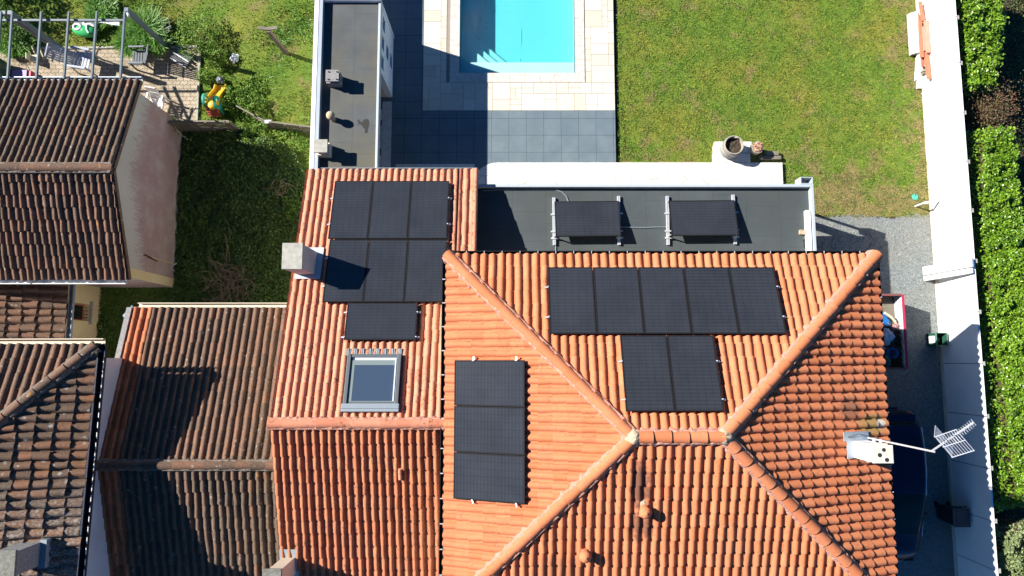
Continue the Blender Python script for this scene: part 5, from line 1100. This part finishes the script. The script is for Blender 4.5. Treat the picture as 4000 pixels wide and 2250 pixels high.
# ------------------------------------------------------------------ patio furniture
def garden_chair(label, loc, rz, mat, recline=.35, group='plastic garden chairs on the patio', s=1.0):
    t = thing('garden_chair', label, 'chair', loc, rz, group); g = MB()              # faces local -x
    for k in range(5): g.bx((-.22 + k * .095) * s, (-.145 + k * .095) * s, -.24 * s, .24 * s, .40 * s, .425 * s)
    g.bx(-.24*s, .25*s, -.265*s, -.235*s, .37*s, .43*s).bx(-.24*s, .25*s, .235*s, .265*s, .37*s, .43*s); g.build('seat', mat, t, bevel=.006, local=True)
    b = MB(); H = .72 * s; dx = H * recline
    def bp(u, h): return Vector((.24*s + dx * h, u, .40*s + H * h * (1 - recline * .3)))
    for k in range(-3, 4):
        u = k * .068 * s; tp = 1 - .06 * (k / 3) ** 2; b.bar(bp(u * .9, .02), bp(u, tp), .044 * s, .018)
    for h in (.08, .5, .95): b.bar(bp(-.24*s * (1 if h < .9 else .8), h), bp(.24*s * (1 if h < .9 else .8), h), .045, .03, up=(1, 0, 0))
    b.build('backrest', mat, t, local=True)
    for sg in (-1, 1):
        b = MB(); b.bar((-.26*s, sg * .29*s, .62*s), (.30*s, sg * .29*s, .64*s), .07*s, .03); b.build('armrest', mat, t, bevel=.01, local=True)
        b = MB(); b.bar((-.22*s, sg * .27*s, .61*s), (-.25*s, sg * .28*s, 0), .04, .05); b.build('leg', mat, t, local=True)
        b = MB(); b.bar((.22*s, sg * .27*s, .61*s), (.32*s, sg * .28*s, 0), .04, .05); b.build('leg', mat, t, local=True)
    return t
q = A(556, 236, .2); garden_chair('charcoal slatted reclining garden chair in the sun on the patio', (q.x, q.y, .03), 0, P['steel'], .55)
q = A(345, 252, .2); garden_chair('white reclining garden chair, its shade tint painted blue grey, behind the roof edge', (q.x, q.y, .03), R(172), plastic('shade_tinted_chair', (.34,.38,.44)), .75, s=1.15)  # white chair with its blue shade mixed into the plastic's colour
q = A(620, 410, .25); garden_chair('white plastic chair tucked behind the stained gable', (q.x, q.y, .03), R(80), P['white'], .2, s=.9)
q = A(138, 230, .15); t = thing('toppled_stool', 'small cream child seat toppled on the patio', 'stool', (q.x, q.y, .03), .1)
b = MB(); b.bx(-.14, .14, -.12, .12, .12, .20).bx(-.14, -.10, -.12, .12, .2, .42); b.build('seat', P['cream'], t, bevel=.02, local=True)
for (x, y) in ((-.11, .1), (.04, .1), (.30, .02), (.28, .12)): MB().bar((x, y, .16), (x - .05, y + .30, .28), .03, .03).build('leg', P['cream'], t, local=True)
q = A(330, 212, .15); crumple('fabric_heap', 'crumpled grey mauve fabric by the patio kerb', 'cloth', Vector((q.x, q.y, .12)), (.26, .17, .16), plain('mauve', (.20,.18,.19)), group=None)
q = A(8, 278, .3); t = thing('rain_barrel', 'round dark green barrel against the old house\'s gutter', 'barrel', (q.x - .12, q.y, .03)); MB().lathe([(.36, 0), (.42, .3), (.42, .6), (.38, .8), (.36, .84), (.33, .80), (0, .78)], n=28).build('body', P['dgreen'], t, smooth=True, local=True); MB().lathe([(.36, .83), (.385, .85), (.36, .87), (.34, .85), (.36, .83)], n=28, caps=False).build('rim', P['teal'], t, smooth=True, local=True)
q = A(88, 297, .4); t = thing('storage_box', 'purple storage box with pinkish end by the roof gutter', 'box', (q.x, q.y, .03)); MB().bx(-.34, .30, -.2, .2, 0, .38).build('body', P['crimson'], t, bevel=.02, local=True); MB().bx(-.35, .18, -.21, .21, .382, .42).build('lid', P['purple'], t, bevel=.015, local=True)
# folded slatted chairs at the post foot
q = A(706, 222, .2); t = thing('folded_slats', 'bundle of folded grey slatted panels lying at the pergola post foot', 'slats', (q.x, q.y, .03), R(-32))
for k in range(7): MB().bx(-.32 + .02 * (k % 3), .34, -.24 + k * .07, -.195 + k * .07, .10 + .05 * (k % 2), .13 + .05 * (k % 2)).build('slat', [P['slatewhite'], P['charcoal'], P['steel']][k % 3], t, local=True)
for xx in (-.2, .2): MB().bx(xx - .02, xx + .02, -.26, .30, .05, .095).build('cross_bar', P['charcoal'], t, local=True)
# small square crate frame in the grass
q = A(645, 107, .3); t = thing('crate_frame', 'open square wooden frame standing in the tall grass', 'frame', (q.x, q.y, .1), R(13)); b = MB()
for s in (-1, 1): b.bar((-.22, s * .22, .32), (.22, s * .22, .32), .03, .03); b.bar((s * .22, -.2, .32), (s * .22, .2, .32), .03, .03)
b.build('rim', M['old_wood'], t, local=True)
for sx in (-1, 1):
    for sy2 in (-1, 1): MB().bx(sx * .22 - .015, sx * .22 + .015, sy2 * .22 - .015, sy2 * .22 + .015, -.1, .304).build('leg', M['old_wood_v'], t, local=True)
b = MB(); b.bar((-.2, .2, .30), (.28, -.22, .28), .02, .02); b.build('brace', M['old_wood'], t, local=True)
MB().box((.22, -.16, .36), (.14, .10, .06), Matrix.Rotation(.5, 3, 'Z')).build('clamp', P['steel'], t, bevel=.02, local=True)
# green toy sand box with white parts, grey boards beside it
q = A(333, 122, .2); t = thing('toy_car', 'green ride-on toy with white trim lying in the grass under the pergola', 'toy', (q.x, q.y, .06), R(-8))
b = MB(); b.lathe([(0, .0), (.28, .02), (.36, .12), (.34, .22), (.24, .29), (0, .32)], n=24); o = b.build('body', P['teal'] if 0 else plastic('toy_green', (.03,.36,.10)), t, smooth=True, local=True)
for v in o.data.vertices: v.co.x *= 1.25; v.co.y *= .62
b = MB(); b.path([Vector((-.20 + .13 * math.cos(a), .05 + .10 * math.sin(a), .30)) for a in np.linspace(0, 6.28, 14)], .04, 8); b.build('seat_ring', P['white'], t, smooth=True, local=True)
b = MB(); b.path([(-.05, .22, .24), (.10, .16, .30), (.22, .22, .28), (.36, .18, .26)], .045, 8); b.path([(.12, .15, .30), (.16, 0, .31), (.24, -.10, .28)], .035, 8); b.build('trim', P['white'], t, smooth=True, local=True)
b = MB(); b.lathe([(.10, 0), (.12, .1), (.05, .2), (0, .2)], (-.05, .33, .05), 14); b.build('horn', P['slatewhite'], t, smooth=True, local=True)
lying('grey_board', 'pale grey board lying in the grass behind the green toy', 'board', None, [(384, 72), (466, 82), (467, 101), (386, 88)], .30, .04, P['slatewhite'])
lying('grey_board', 'shorter dull grey board left of the green toy', 'board', None, [(288, 80), (380, 82), (380, 99), (290, 99)], .28, .04, P['steel'])
# toy slide
sl = [((864, 330), .86), ((860, 345), .85), ((850, 362), .70), ((838, 385), .45), ((832, 402), .30)]
def toy(px, py, z): return A(px, py, .18 + z)
sp0 = toy(838, 398, .62); t = thing('toy_slide', 'yellow plastic toy slide with green discs and red steps', 'slide', (sp0.x, sp0.y, .1))
ctr = [toy(866, 333, .06), toy(862, 352, .08), toy(850, 366, .20), toy(836, 384, .34), toy(831, 400, .50), toy(829, 412, .60)]
wd = [.20, .21, .21, .21, .20, .18]; b = MB(); rows = []
for c, w2 in zip(ctr, wd): rows.append([c + Vector((-w2, 0, .13)), c + Vector((-w2 + .035, 0, .13)), c + Vector((-w2 + .05, 0, 0)), c + Vector((w2 - .05, 0, 0)), c + Vector((w2 - .035, 0, .13)), c + Vector((w2, 0, .13)), c + Vector((w2, 0, -.05)), c + Vector((-w2, 0, -.05))])
for a, c in zip(rows[:-1], rows[1:]): b.add(a + c, [(k, (k+1) % 8, 8 + (k+1) % 8, 8 + k) for k in range(8)])
b.build('chute', P['yellow'], t, smooth=True)
c = toy(827, 408, .68); b = MB(); b.lathe([(.14, -.12), (.14, .0), (.10, .04), (0, .05)], c, 18); b.build('platform', P['yellow'], t, smooth=True)
for px, py in ((802, 392), (846, 400)):
    c = toy(px, py, .60); b = MB(); Rr = .24; rin = .15; n = 26
    vs = []
    for xo in (-.03, .03):
        for rr_ in (Rr, rin):
            for i in range(n): a = 6.2832 * i / n; vs.append(c + Vector((xo, rr_ * .95 * math.cos(a), rr_ * math.sin(a))))
    fs = []
    for i in range(n):
        j = (i + 1) % n; fs += [(i, j, n + j, n + i), (2*n + i, 3*n + i, 3*n + j, 2*n + j), (i, 2*n + i, 2*n + j, j), (n + i, n + j, 3*n + j, 3*n + i)]
    b.add(vs, fs); b.bar(c + Vector((0, -rin, 0)), c + Vector((0, rin, 0)), .03, .05); b.bar(c + Vector((0, 0, -rin)), c + Vector((0, 0, rin)), .03, .05, up=(0, 1, 0)); b.bar(c + Vector((0, -.03, -.24)), c + Vector((0, -.12, -.62)), .05, .22)
    b.build('side_wheel', P['teal'], t)
b = MB()
for k in range(4): a = toy(822 + k * 4, 424 + k * 8, .48 - k * .14); b.bx(a.x - .14, a.x + .19, a.y - .05, a.y + .05, a.z - .04, a.z)
for s in (-.17, .20): a = toy(824, 418, .55); c = toy(838, 452, -.05); b.bar(a + Vector((s, 0, 0)), c + Vector((s, 0, 0)), .05, .06)
b.build('ladder', P['red'], t)
q = A(860, 312, .3); crumple('dark_bag', 'dark grey bag with a pale top above the toy slide', 'bag', Vector((q.x, q.y, .3)), (.13, .13, .14), P['steel'], group=None)
q = A(916, 226, .3); crumple('white_bag', 'small white crumpled bag in the weeds beside the patio', 'bag', Vector((q.x, q.y, .28)), (.14, .16, .14), P['white'], group=None)
# fences
def bamboo_fence(name, label, top, base_pts, zt, mat, posts=True, group='weathered slat fences in the meadow', rail=True):
    p0, p1 = [A(*q, zt) for q in top]; g = .03; t = thing(name, label, 'fence', (p0 + p1) / 2 - Vector((0, 0, zt)), 0, group); L = (p1 - p0).length; d = (p1 - p0).normalized(); h = base_pts
    b = MB(); n = 12
    for k in range(n): z = zt - h * (k + .5) / n; b.bar(p0 + Vector((0, rng.normal() * .01, z - zt + rng.normal() * .006)), p1 + Vector((0, rng.normal() * .01, z - zt + rng.normal() * .006)), .018, h / n * .74)
    b.build('slats', mat, t)
    for f in (0, .33, .66, 1): q = p0.lerp(p1, f); MB().bx(q.x - .03, q.x + .03, q.y - .055, q.y - .014, zt - h - .15, zt + .02).build('post', M['old_wood_v'], t)
    b = MB(); b.bar(p0 + Vector((0, .0, .02)), p1 + Vector((0, .0, .02)), .05, .03); b.build('top_rail', M['old_wood'], t); return t
bamboo_fence('slat_fence', 'weathered slat fence between patio and shaded ground', ((660, 474), (876, 475)), 1.0, 1.12, M['old_wood'])
q = A(884, 474, 1.08); t = thing('wide_post', 'broad weathered board post at the end of the slat fence', 'post', (q.x, q.y, 0)); b = MB()
for k in range(4): b.bx(q.x - .10 + k * .05, q.x - .055 + k * .05, q.y - .05, q.y + .02, .1, 1.07 + rng.normal() * .01)
b.build('boards', M['old_wood_v'], t); MB().bx(q.x - .11, q.x + .10, q.y - .06, q.y + .03, 1.085, 1.11).build('cap', M['old_wood'], t)
bamboo_fence('slat_fence', 'slat fence running into the pool house wall', ((1052, 476), (1235, 499)), .62, 1.0, M['old_wood'])
t = thing('rail_fence', 'leaning pale plank rail running diagonally through the meadow', 'fence', A(985, 445, .5)); b = MB()
p0, p1 = A(926, 416, .55), A(1048, 480, .82); b.bar(p0, p1, .04, .14); b.build('top_board', M['old_wood'], t); MB().bar(p0 + Vector((.1, -.04, -.2)), p1 + Vector((0, -.04, -.22)), .03, .12).build('lower_board', M['old_wood'], t)
q = A(1044, 477, .86); MB().bx(q.x - .06, q.x + .06, q.y - .05, q.y + .05, .2, .86).build('post', M['old_wood_v'], t); MB().bx(q.x - .08, q.x + .14, q.y - .05, q.y + .07, .862, .89).build('post_cap', P['slatewhite'], t)
# old post with a cross piece in the meadow
pb = A(1116, 203, .40); t = thing('old_post', 'tall grey wooden post with a short cross piece in the meadow', 'post', pb); pt_ = AX(1047, 119, pb.x - .1); pt_.z = min(pt_.z, 2.3)
MB().bar(pb - Vector((0, 0, .2)), pt_, .13, .11).build('post', M['old_wood_v'], t); a, c = A(1006, 108, pt_.z + .03), A(1083, 108, pt_.z + .06); MB().bar(a, (a + c)/2 + Vector((0, -.03, -.02)), .10, .05).bar((a + c)/2 + Vector((0, -.03, -.02)), c, .10, .05).build('cross_piece', M['old_wood'], t)
# long-handled tools by the gable corner
b = MB(); b.bar(AX(567, 995, gx + .05), A(668, 1052, .12), .035, .035); tag(b.build('black_pole', M['rubber']), 'black pole leaning against the stained gable wall', 'pole')
t = thing('broom', 'yellow handled broom leaning near the yellow corner of the gable', 'broom', A(620, 1105, 0)); p0, p1 = A(558, 1063, .9), A(614, 1106, .3); MB().tube(p0, p1, .022).build('handle', P['yellow'], t); MB().bar(p1, A(636, 1119, .06), .12, .06).build('head', P['dgreen'], t)
b = MB(); b.path([A(673, 1050, .2), A(671, 1042, .35), A(678, 1034, .42), A(690, 1028, .4)], .012); b.path([A(673, 1050, .2), A(685, 1060, .14), A(701, 1067, .12)], .012); tag(b.build('white_hook', P['white'], None, smooth=True), 'thin bent white rod on the ground by the gable', 'rod')
b = MB(); b.path([A(765, 398, .06), A(750, 418, .1), A(722, 447, .12), A(700, 465, .15), A(678, 474, 1.0), A(680, 490, .8), A(700, 520, .4), A(735, 546, .3)], .010); tag(b.build('rope', P['cream'], None, smooth=True), 'thin pale rope hanging over the slat fence', 'rope')
b = MB(); b.path([A(372, 215, .04), A(380, 195, .05), A(392, 172, .12), A(402, 165, .15)], .012); tag(b.build('stick', M['twig'], None, smooth=True), 'thin curved pale stick at the patio kerb', 'stick')

# ------------------------------------------------------------------ meadow vegetation
GR = []
wild = [(-20, 15.5), (-6.3, 15.5), (-6.3, 1.2), (-14.0, .9), (-14.0, 1.7), (-11.55, 2.0), (-11.5, 8.3)] 
pat = [p.to_2d() for p in pk]
def veg_pts(poly, n, skip_patio=True):
    x, y = scatter(poly, n); k = ~in_poly(x, y, pat) if skip_patio else np.ones(len(x), bool)
    k &= ~((x < -11.5) & (y < 8.2)); return x[k], y[k]
def lump(x, y, s=1.0, o=0):
    return .5 + .5 * np.sin(x * 2.1 * s + 1.3 * np.sin(y * 1.7 * s + o) + o) * np.cos(y * 2.3 * s + 1.1 * np.sin(x * 1.9 * s + 2 + o))
wild_all = [(-22, 15.5), (-6.28, 15.5), (-6.28, 1.0), (-14.2, 1.0), (-14.2, -4), (-11.4, -4), (-11.4, 8), (-22, 8)]
x, y = veg_pts(wild_all, 120000); lm = lump(x, y) * lump(x, y, .43, 2.2); k = rng.random(len(x)) < (.45 + .9 * lm); x, y, lm = x[k], y[k], lm[k]
h = (.05 + .20 * lm) * rng.uniform(.5, 1.3, len(x))
tag(blades('meadow_grass', x, y, meadow_z(x, y) - .03, h, .022, M['wild_blade'], 1.2), kind='stuff')
x, y = veg_pts(wild_all, 60000); lm = lump(x, y, .8, 4.0) * lump(x, y, 1.7, 1.0); k = lm > .46; x, y, lm = x[k], y[k], lm[k]
tag(leaves('meadow_weeds', np.stack([x, y, meadow_z(x, y) + .02 + rng.random(len(x)) * (lm - .36) * .6], 1), .07, M['weed'], None, .55, .6), kind='stuff')
shade = [(-11.4, 8.0), (-9.6, 8.2), (-7.4, 7.2), (-6.6, 5.2), (-6.3, 3.0), (-6.3, 1.0), (-14, 1.0), (-14, 1.6), (-11.45, 1.9)]
x, y = veg_pts(shade, 46000); hz = .10 + .22 * lump(x, y, 1.6, .7)
tag(leaves('ivy_ground_cover', np.stack([x, y, meadow_z(x, y) + hz * rng.random(len(x))], 1), .075, M['ivy'], None, .7, .8), kind='stuff')
def bush(name, label, px, py, r, h, mat, n, size, group=None, z0=.1, cat='bush', tall=False, stem=True):
    c = A(px, py, z0 + h * .6); c.z = z0; t = thing(name, label, cat, c, 0, group)
    if tall:
        a = rng.uniform(0, 6.283, n); rr_ = r * np.sqrt(rng.random(n)); x = c.x + rr_ * np.cos(a); y = c.y + rr_ * np.sin(a)
        blades('foliage', x, y, np.full(n, z0), h * rng.uniform(.5, 1.1, n) * (1 - .5 * (rr_ / r) ** 2), size, M['clump_blade'], 1.2, t); return t
    p = rng.normal(size=(n, 3)); p /= np.linalg.norm(p, axis=1)[:, None]; k = 1 + .28 * np.sin(p[:, 0] * 4.1 + px) * np.cos(p[:, 1] * 5.3 + py) + .15 * np.sin(p[:, 2] * 7 + p[:, 0] * 6)
    p *= (k * rng.uniform(.45, 1, n) ** .4)[:, None]; p = p * np.array([[r, r, h * .55]]) + np.array([[c.x, c.y, z0 + h * .5]])
    leaves('foliage', p, size, mat, t, .45, .6)
    if stem:
        b = MB()
        for i in range(9): a = rng.uniform(0, 6.28); b.tube((c.x, c.y, z0 - .1), (c.x + r * .6 * math.cos(a), c.y + r * .6 * math.sin(a), z0 + h * rng.uniform(.4, .8)), .018, .006, 5)
        b.build('stem', M['bark'], t)
    return t
G2 = 'bushy clumps in the meadow'
for px, py, r, h, n, tl_, lb in ((560, 100, .55, .75, 2600, True, 'tall bright grass clump at the right end of the pergola'), (505, 150, .5, .6, 2000, True, 'tall grass clump between pergola post and patio'), (600, 150, .45, .5, 1600, True, 'grass clump at the patio kerb below the wooden frame'),
      (770, 130, .75, .75, 2600, False, 'dark leafy clump right of the open wooden frame'), (838, 222, .42, .5, 1400, False, 'leafy clump at the patio corner'), (922, 385, .52, .42, 2000, False, 'leafy clump right of the toy slide'), (798, 300, .28, .35, 600, False, 'leafy clump above the toy slide\'s discs'),
      (985, 425, .52, .42, 1900, False, 'dark leafy clump left of the leaning plank rail'), (1005, 335, .42, .34, 1300, False, 'low leafy clump between white bag and pool house'), (1030, 330, .55, .4, 1600, True, 'low green clump in the middle of the sunny meadow'), (1075, 250, .5, .35, 1500, True, 'low green clump left of the pool house roof vents'), (1180, 90, .6, .35, 1900, True, 'bright clump near the top of the pool house wall'), (1090, 140, .4, .35, 900, True, 'grass clump around the old wooden post'),
      (650, 492, .40, .7, 1300, False, 'dark shrub at the corner of the stained gable'), (1130, 560, .6, .5, 1900, False, 'bright leafy clump below the slat fence'), (1165, 690, .5, .35, 1500, True, 'green clump beside the white wall of the pool house'), (1150, 800, .45, .45, 1300, False, 'green clump by the wing\'s west eave'),
      (45, 150, .6, .5, 1800, True, 'tall grass between the two left pergola posts'), (1000, 520, .5, .4, 1500, False, 'leafy clump at the foot of the diagonal rail'), (20, 85, .6, .8, 1800, False, 'dark shrub at the photo\'s left edge beyond the pergola'), (390, 40, .6, .35, 1500, True, 'grass clump above the green toy')):
    bush('grass_clump' if tl_ else 'weed_bush', lb, px, py, r, h, M['wild_blade'] if tl_ else M['weed'], n, .03 if tl_ else .07, G2, .15, 'grass clump' if tl_ else 'bush', tl_)
bush('shrub', 'dark shrub just beyond the top left corner casting a shadow', -110, -70, .9, 1.6, M['weed'], 4000, .09, None, .1)
# brush pile and a fallen branch
def twigs(name, label, cat, c, n, rx, ry, rz, L, r=.010):
    b = MB()
    for i in range(n):
        a = rng.uniform(0, 6.283); p = c + Vector((rng.normal() * rx, rng.normal() * ry, abs(rng.normal()) * rz)); pts = [p]; d = Vector((math.cos(a), math.sin(a), rng.normal() * .25))
        for k in range(4): p = p + d * (L / 4 * rng.uniform(.7, 1.3)); d = (d + Vector((rng.normal(), rng.normal(), rng.normal() * .5)) * .35).normalized(); pts.append(p)
        b.path(pts, r * rng.uniform(.4, 1), 4)
    return tag(b.build(name, M['twig']), label, cat)
twigs('brush_pile', 'tangled heap of dry bare twigs on the shaded ground', 'brush pile', A(920, 1110, .3), 210, .34, .40, .11, .8)
b = MB(); br = [A(1150, 730, .5), A(1120, 716, .6), A(1095, 706, .62), A(1073, 700, .55)]; b.path(br, .014, 5)
for p in br[1:]:
    for k in range(3): b.path([p, p + Vector((rng.normal() * .2, -rng.uniform(.1, .4), rng.normal() * .1)), p + Vector((rng.normal() * .3, -rng.uniform(.3, .6), rng.normal() * .1))], .006, 4)
tag(b.build('fallen_branch', M['twig']), 'pale bare branch reaching out beside the tiled wing', 'branch')
# ivy and weeds along wall feet
x, y = scatter([(-11.5, 1.9), (-11.2, 1.9), (-11.1, 8.0), (-11.5, 8.0)], 6000); tag(leaves('wall_foot_weeds', np.stack([x, y, .02 + rng.random(len(x)) * .3 * lump(x, y, 2.5)], 1), .06, M['ivy'], None, .4, .7), kind='stuff')
x, y = scatter([(-14.0, -1.5), (-13.75, -1.5), (-13.7, 1.6), (-14.0, 1.6)], 3000); tag(leaves('wall_foot_ivy', np.stack([x, y, .02 + rng.random(len(x)) * .35 * lump(x, y, 3)], 1), .06, M['ivy'], None, .4, .7), kind='stuff')
x, y = scatter([(-14.0, -1.5), (-11.3, -1.5), (-11.3, 3.4), (-14.0, 3.4)], 11000); tag(leaves('passage_ground_cover', np.stack([x, y, .03 + rng.random(len(x)) * .12], 1), .065, M['ivy'], None, .7, .7), kind='stuff')

# ------------------------------------------------------------------ lawn grass
lp = [(3.76, 13.6), (14.5, 13.6), (14.5, 5.0), (9.3, 5.0), (9.3, 5.45), (8.95, 5.45), (8.95, 7.0), (3.76, 7.0)]
x, y = scatter(lp, 120000); lm = lump(x, y, 2.2, 1.0) * .5 + lump(x, y, 5.1, 3.0) * .5
pad = [A(2784, 550).to_2d(), A(2984, 550).to_2d(), A(2984, 628).to_2d(), A(2784, 628).to_2d()]
k = ~in_poly(x, y, pad) & (rng.random(len(x)) < .35 + .7 * lm); x, y, lm = x[k], y[k], lm[k]
tag(blades('lawn_grass', x, y, np.full(len(x), GZ - .005), (.025 + .045 * lm) * rng.uniform(.5, 1.4, len(x)), .020, M['lawn_blade'], 1.5), kind='stuff')
x, y = scatter([(3.70, 6.98), (4.25, 6.98), (3.95, 7.6), (3.84, 9.0), (3.80, 13.5), (3.74, 13.5)], 2600); k = (lump(x, y, 3.1, 2) + lump(x, y, 7.0, 1)) * .5 > .42; x, y = x[k], y[k]; tag(leaves('lawn_edge_weeds', np.stack([x, y, GZ + rng.random(len(x)) * .10], 1), .045, M['weed'], None, .5, .7), kind='stuff')
x, y = scatter(lp, 52000); k = ~in_poly(x, y, pad) & (lump(x, y, 3.3, 5) * .5 + lump(x, y, 8.3, 2) * .5 + rng.normal(0, .1, len(x)) > .52); x, y = x[k], y[k]
tag(leaves('lawn_clover', np.stack([x, y, GZ + .01 + rng.random(len(x)) * .03], 1), .036, M['clover'], None, .75, .8), kind='stuff')
x, y = scatter(lp, 26000); k = ~in_poly(x, y, pad) & (lump(x, y, 2.7, 9) * .5 + lump(x, y, 6.1, 7) * .5 + rng.normal(0, .1, len(x)) > .55); x, y = x[k], y[k]
tag(leaves('dry_grass_litter', np.stack([x, y, GZ + .015 + rng.random(len(x)) * .03], 1), .045, M['straw'], None, .7, .28), kind='stuff')
# loose gravel stones
gx_, gy_ = scatter([(9.3, 5.0), (14.5, 5.0), (14.5, -6), (9.6, -6)], 15000); s = rng.uniform(.010, .028, len(gx_)); an = rng.uniform(0, 6.28, len(gx_))
V = np.zeros((len(gx_), 5, 3))
for k in range(4): V[:, k] = np.stack([gx_ + s * np.cos(an + k * 1.57) * (1 + .3 * (k % 2)), gy_ + s * np.sin(an + k * 1.57), np.full(len(gx_), GZ + .004)], 1)
V[:, 4] = np.stack([gx_, gy_, GZ + .006 + s * .8], 1); bI = np.arange(len(gx_))[:, None] * 5
F = np.concatenate([bI + np.array([[k, (k + 1) % 4, 4]]) for k in range(4)])
m = Mat('pebble'); M['pebble'] = m.fin(m.ramp(m.attr('rnd'), [(0, (.09,.10,.105)), (.6, (.20,.225,.22)), (1, (.36,.36,.33))]), .9)
tag(npmesh('loose_gravel', V.reshape(-1, 3), F, M['pebble'], attrs={'rnd': np.repeat(rng.random(len(gx_)), 5)}), kind='stuff')

# ------------------------------------------------------------------ hedges beyond the white wall
def hedge(name, label, poly, h, n, mat, size, group=None, cat='hedge', z0=GZ, twiggy=False, lumpy=.26):
    """poly = plan outline in metres; leaves through the outer shell of the clipped volume"""
    cxm = sum(p[0] for p in poly) / len(poly); cym = sum(p[1] for p in poly) / len(poly); t = thing(name, label, cat, (cxm, cym, z0))
    if group: t['group'] = group
    x, y = scatter(poly, int(n * 1.6)); edge = np.full(len(x), 9.0)
    for i in range(len(poly)):
        a = np.array(poly[i]); c = np.array(poly[(i + 1) % len(poly)]); d = c - a; L = np.linalg.norm(d); nn = np.array([-d[1], d[0]]) / L
        edge = np.minimum(edge, np.abs((x - a[0]) * nn[0] + (y - a[1]) * nn[1]))
    top = h * (1 - .14 * np.clip(1 - edge / .25, 0, 1) ** 2) + lumpy * (lump(x, y, 2.4, 1) - .5) + lumpy * .7 * (lump(x, y, 5.0, 3) - .5)
    k = (lump(x, y, 6.3, 1) * .6 + lump(x, y, 11, 4) * .4) > .20; x, y, edge, top = x[k], y[k], edge[k], top[k]
    inner = edge > .22; z = z0 + np.where(inner, top - np.abs(rng.normal(0, .09, len(x))), top * rng.random(len(x)) ** .55)
    p = np.stack([x + rng.normal(0, .03, len(x)), y + rng.normal(0, .03, len(x)), z], 1)
    N = np.zeros_like(p); N[:, 2] = 1
    leaves('foliage', p, size, mat, t, .55, .52)
    b = MB(); k = max(4, int((max(q[1] for q in poly) - min(q[1] for q in poly)) / .6)); 
    for i in range(k):
        f = (i + .5) / k; yv = min(q[1] for q in poly) * (1 - f) + max(q[1] for q in poly) * f
        for j in range(5): b.tube((cxm + rng.normal() * .1, yv, z0 - .1), (cxm + rng.normal() * .35, yv + rng.normal() * .3, z0 + h * rng.uniform(.5, .85)), .025, .008, 5)
    b.build('branches', M['bark'], t)
    # dense inner body so that no ground shows through
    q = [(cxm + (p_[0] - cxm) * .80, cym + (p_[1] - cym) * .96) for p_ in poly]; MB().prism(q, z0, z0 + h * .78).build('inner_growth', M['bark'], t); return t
HZ = 1.62
def hp(px, py, z=HZ): q = A(px, py, z); return (q.x, q.y)
hedge('laurel_hedge', 'clipped laurel hedge at the top right, above the reddish shrub', [hp(3738, -120), hp(3950, -120), hp(3944, 60), hp(3945, 150), hp(3935, 230), hp(3905, 345), hp(3764, 362)], 1.75, 6500, M['laurel'], .13, 'laurel hedges behind the white wall')
hedge('laurel_hedge', 'long clipped laurel hedge running down the right edge', [hp(3788, 500), hp(3985, 480), hp(4010, 760), hp(4050, 1200), hp(4090, 1700), hp(4110, 1985), hp(3905, 2005), hp(3885, 1800), hp(3862, 1500), hp(3836, 1190), hp(3830, 1000), hp(3798, 760)], 1.75, 24000, M['laurel'], .112, 'laurel hedges behind the white wall')
hedge('shrub', 'pale grey green shrub in the bottom right corner', [hp(3915, 2075), hp(3990, 2060), hp(4120, 2060), hp(4140, 2420), hp(3925, 2420), hp(3905, 2200)], 1.5, 7000, M['grey_leaf'], .085, None, 'shrub', lumpy=.5)
bb = thing('berry_shrub', 'bare reddish brown twiggy shrub between the two laurel hedges', 'shrub', A(3865, 415, 0)); c = A(3860, 415, 1.0); c.z = GZ
p = rng.normal(size=(5200, 3)) * np.array([[.42, .40, .32]]) + np.array([[c.x, c.y, GZ + 1.05]]); p = p[p[:, 0] > GX + .18]
leaves('foliage', p, .055, M['berry_leaf'], bb, .4, .6); b = MB()
for i in range(150):
    a = rng.uniform(0, 6.283); e_ = rng.uniform(.1, 1.2); L = rng.uniform(.7, 1.5); p = Vector((c.x + rng.normal() * .12, c.y + rng.normal() * .12, GZ + .2)); d = Vector((math.cos(a) * math.cos(e_), math.sin(a) * math.cos(e_), math.sin(e_))); pts = [p]
    for k in range(5): p = p + d * L / 5; d = (d + Vector((rng.normal(), rng.normal(), rng.normal())) * .22).normalized(); p.x = max(p.x, GX + .2); pts.append(p.copy())
    b.path(pts, .008, 4)
b.build('twigs', plain('red_twig', (.20,.115,.08), .9), bb)
by = MB().lathe([(0, -.02), (.025, 0), (0, .02)], (0, 0, 0), 6).build('berry', plastic('berry_red', (.42,.10,.06)), bb, smooth=True, local=True)
for i in range(26):
    q = by if i == 0 else by.copy()
    if i: COL.objects.link(q); q.parent = bb
    q.location = MW[bb.name].inverted() @ Vector((c.x + .3 + rng.normal() * .3, c.y + rng.normal() * .3, GZ + 1.1 + rng.random() * .3))
x, y = scatter([(16.2, 14), (20, 14), (20, -8), (16.6, -8)], 16000); tag(leaves('undergrowth', np.stack([x, y, GZ + rng.random(len(x)) * .5 * lump(x, y)], 1), .09, M['ivy'], None, .6, .6), kind='stuff')
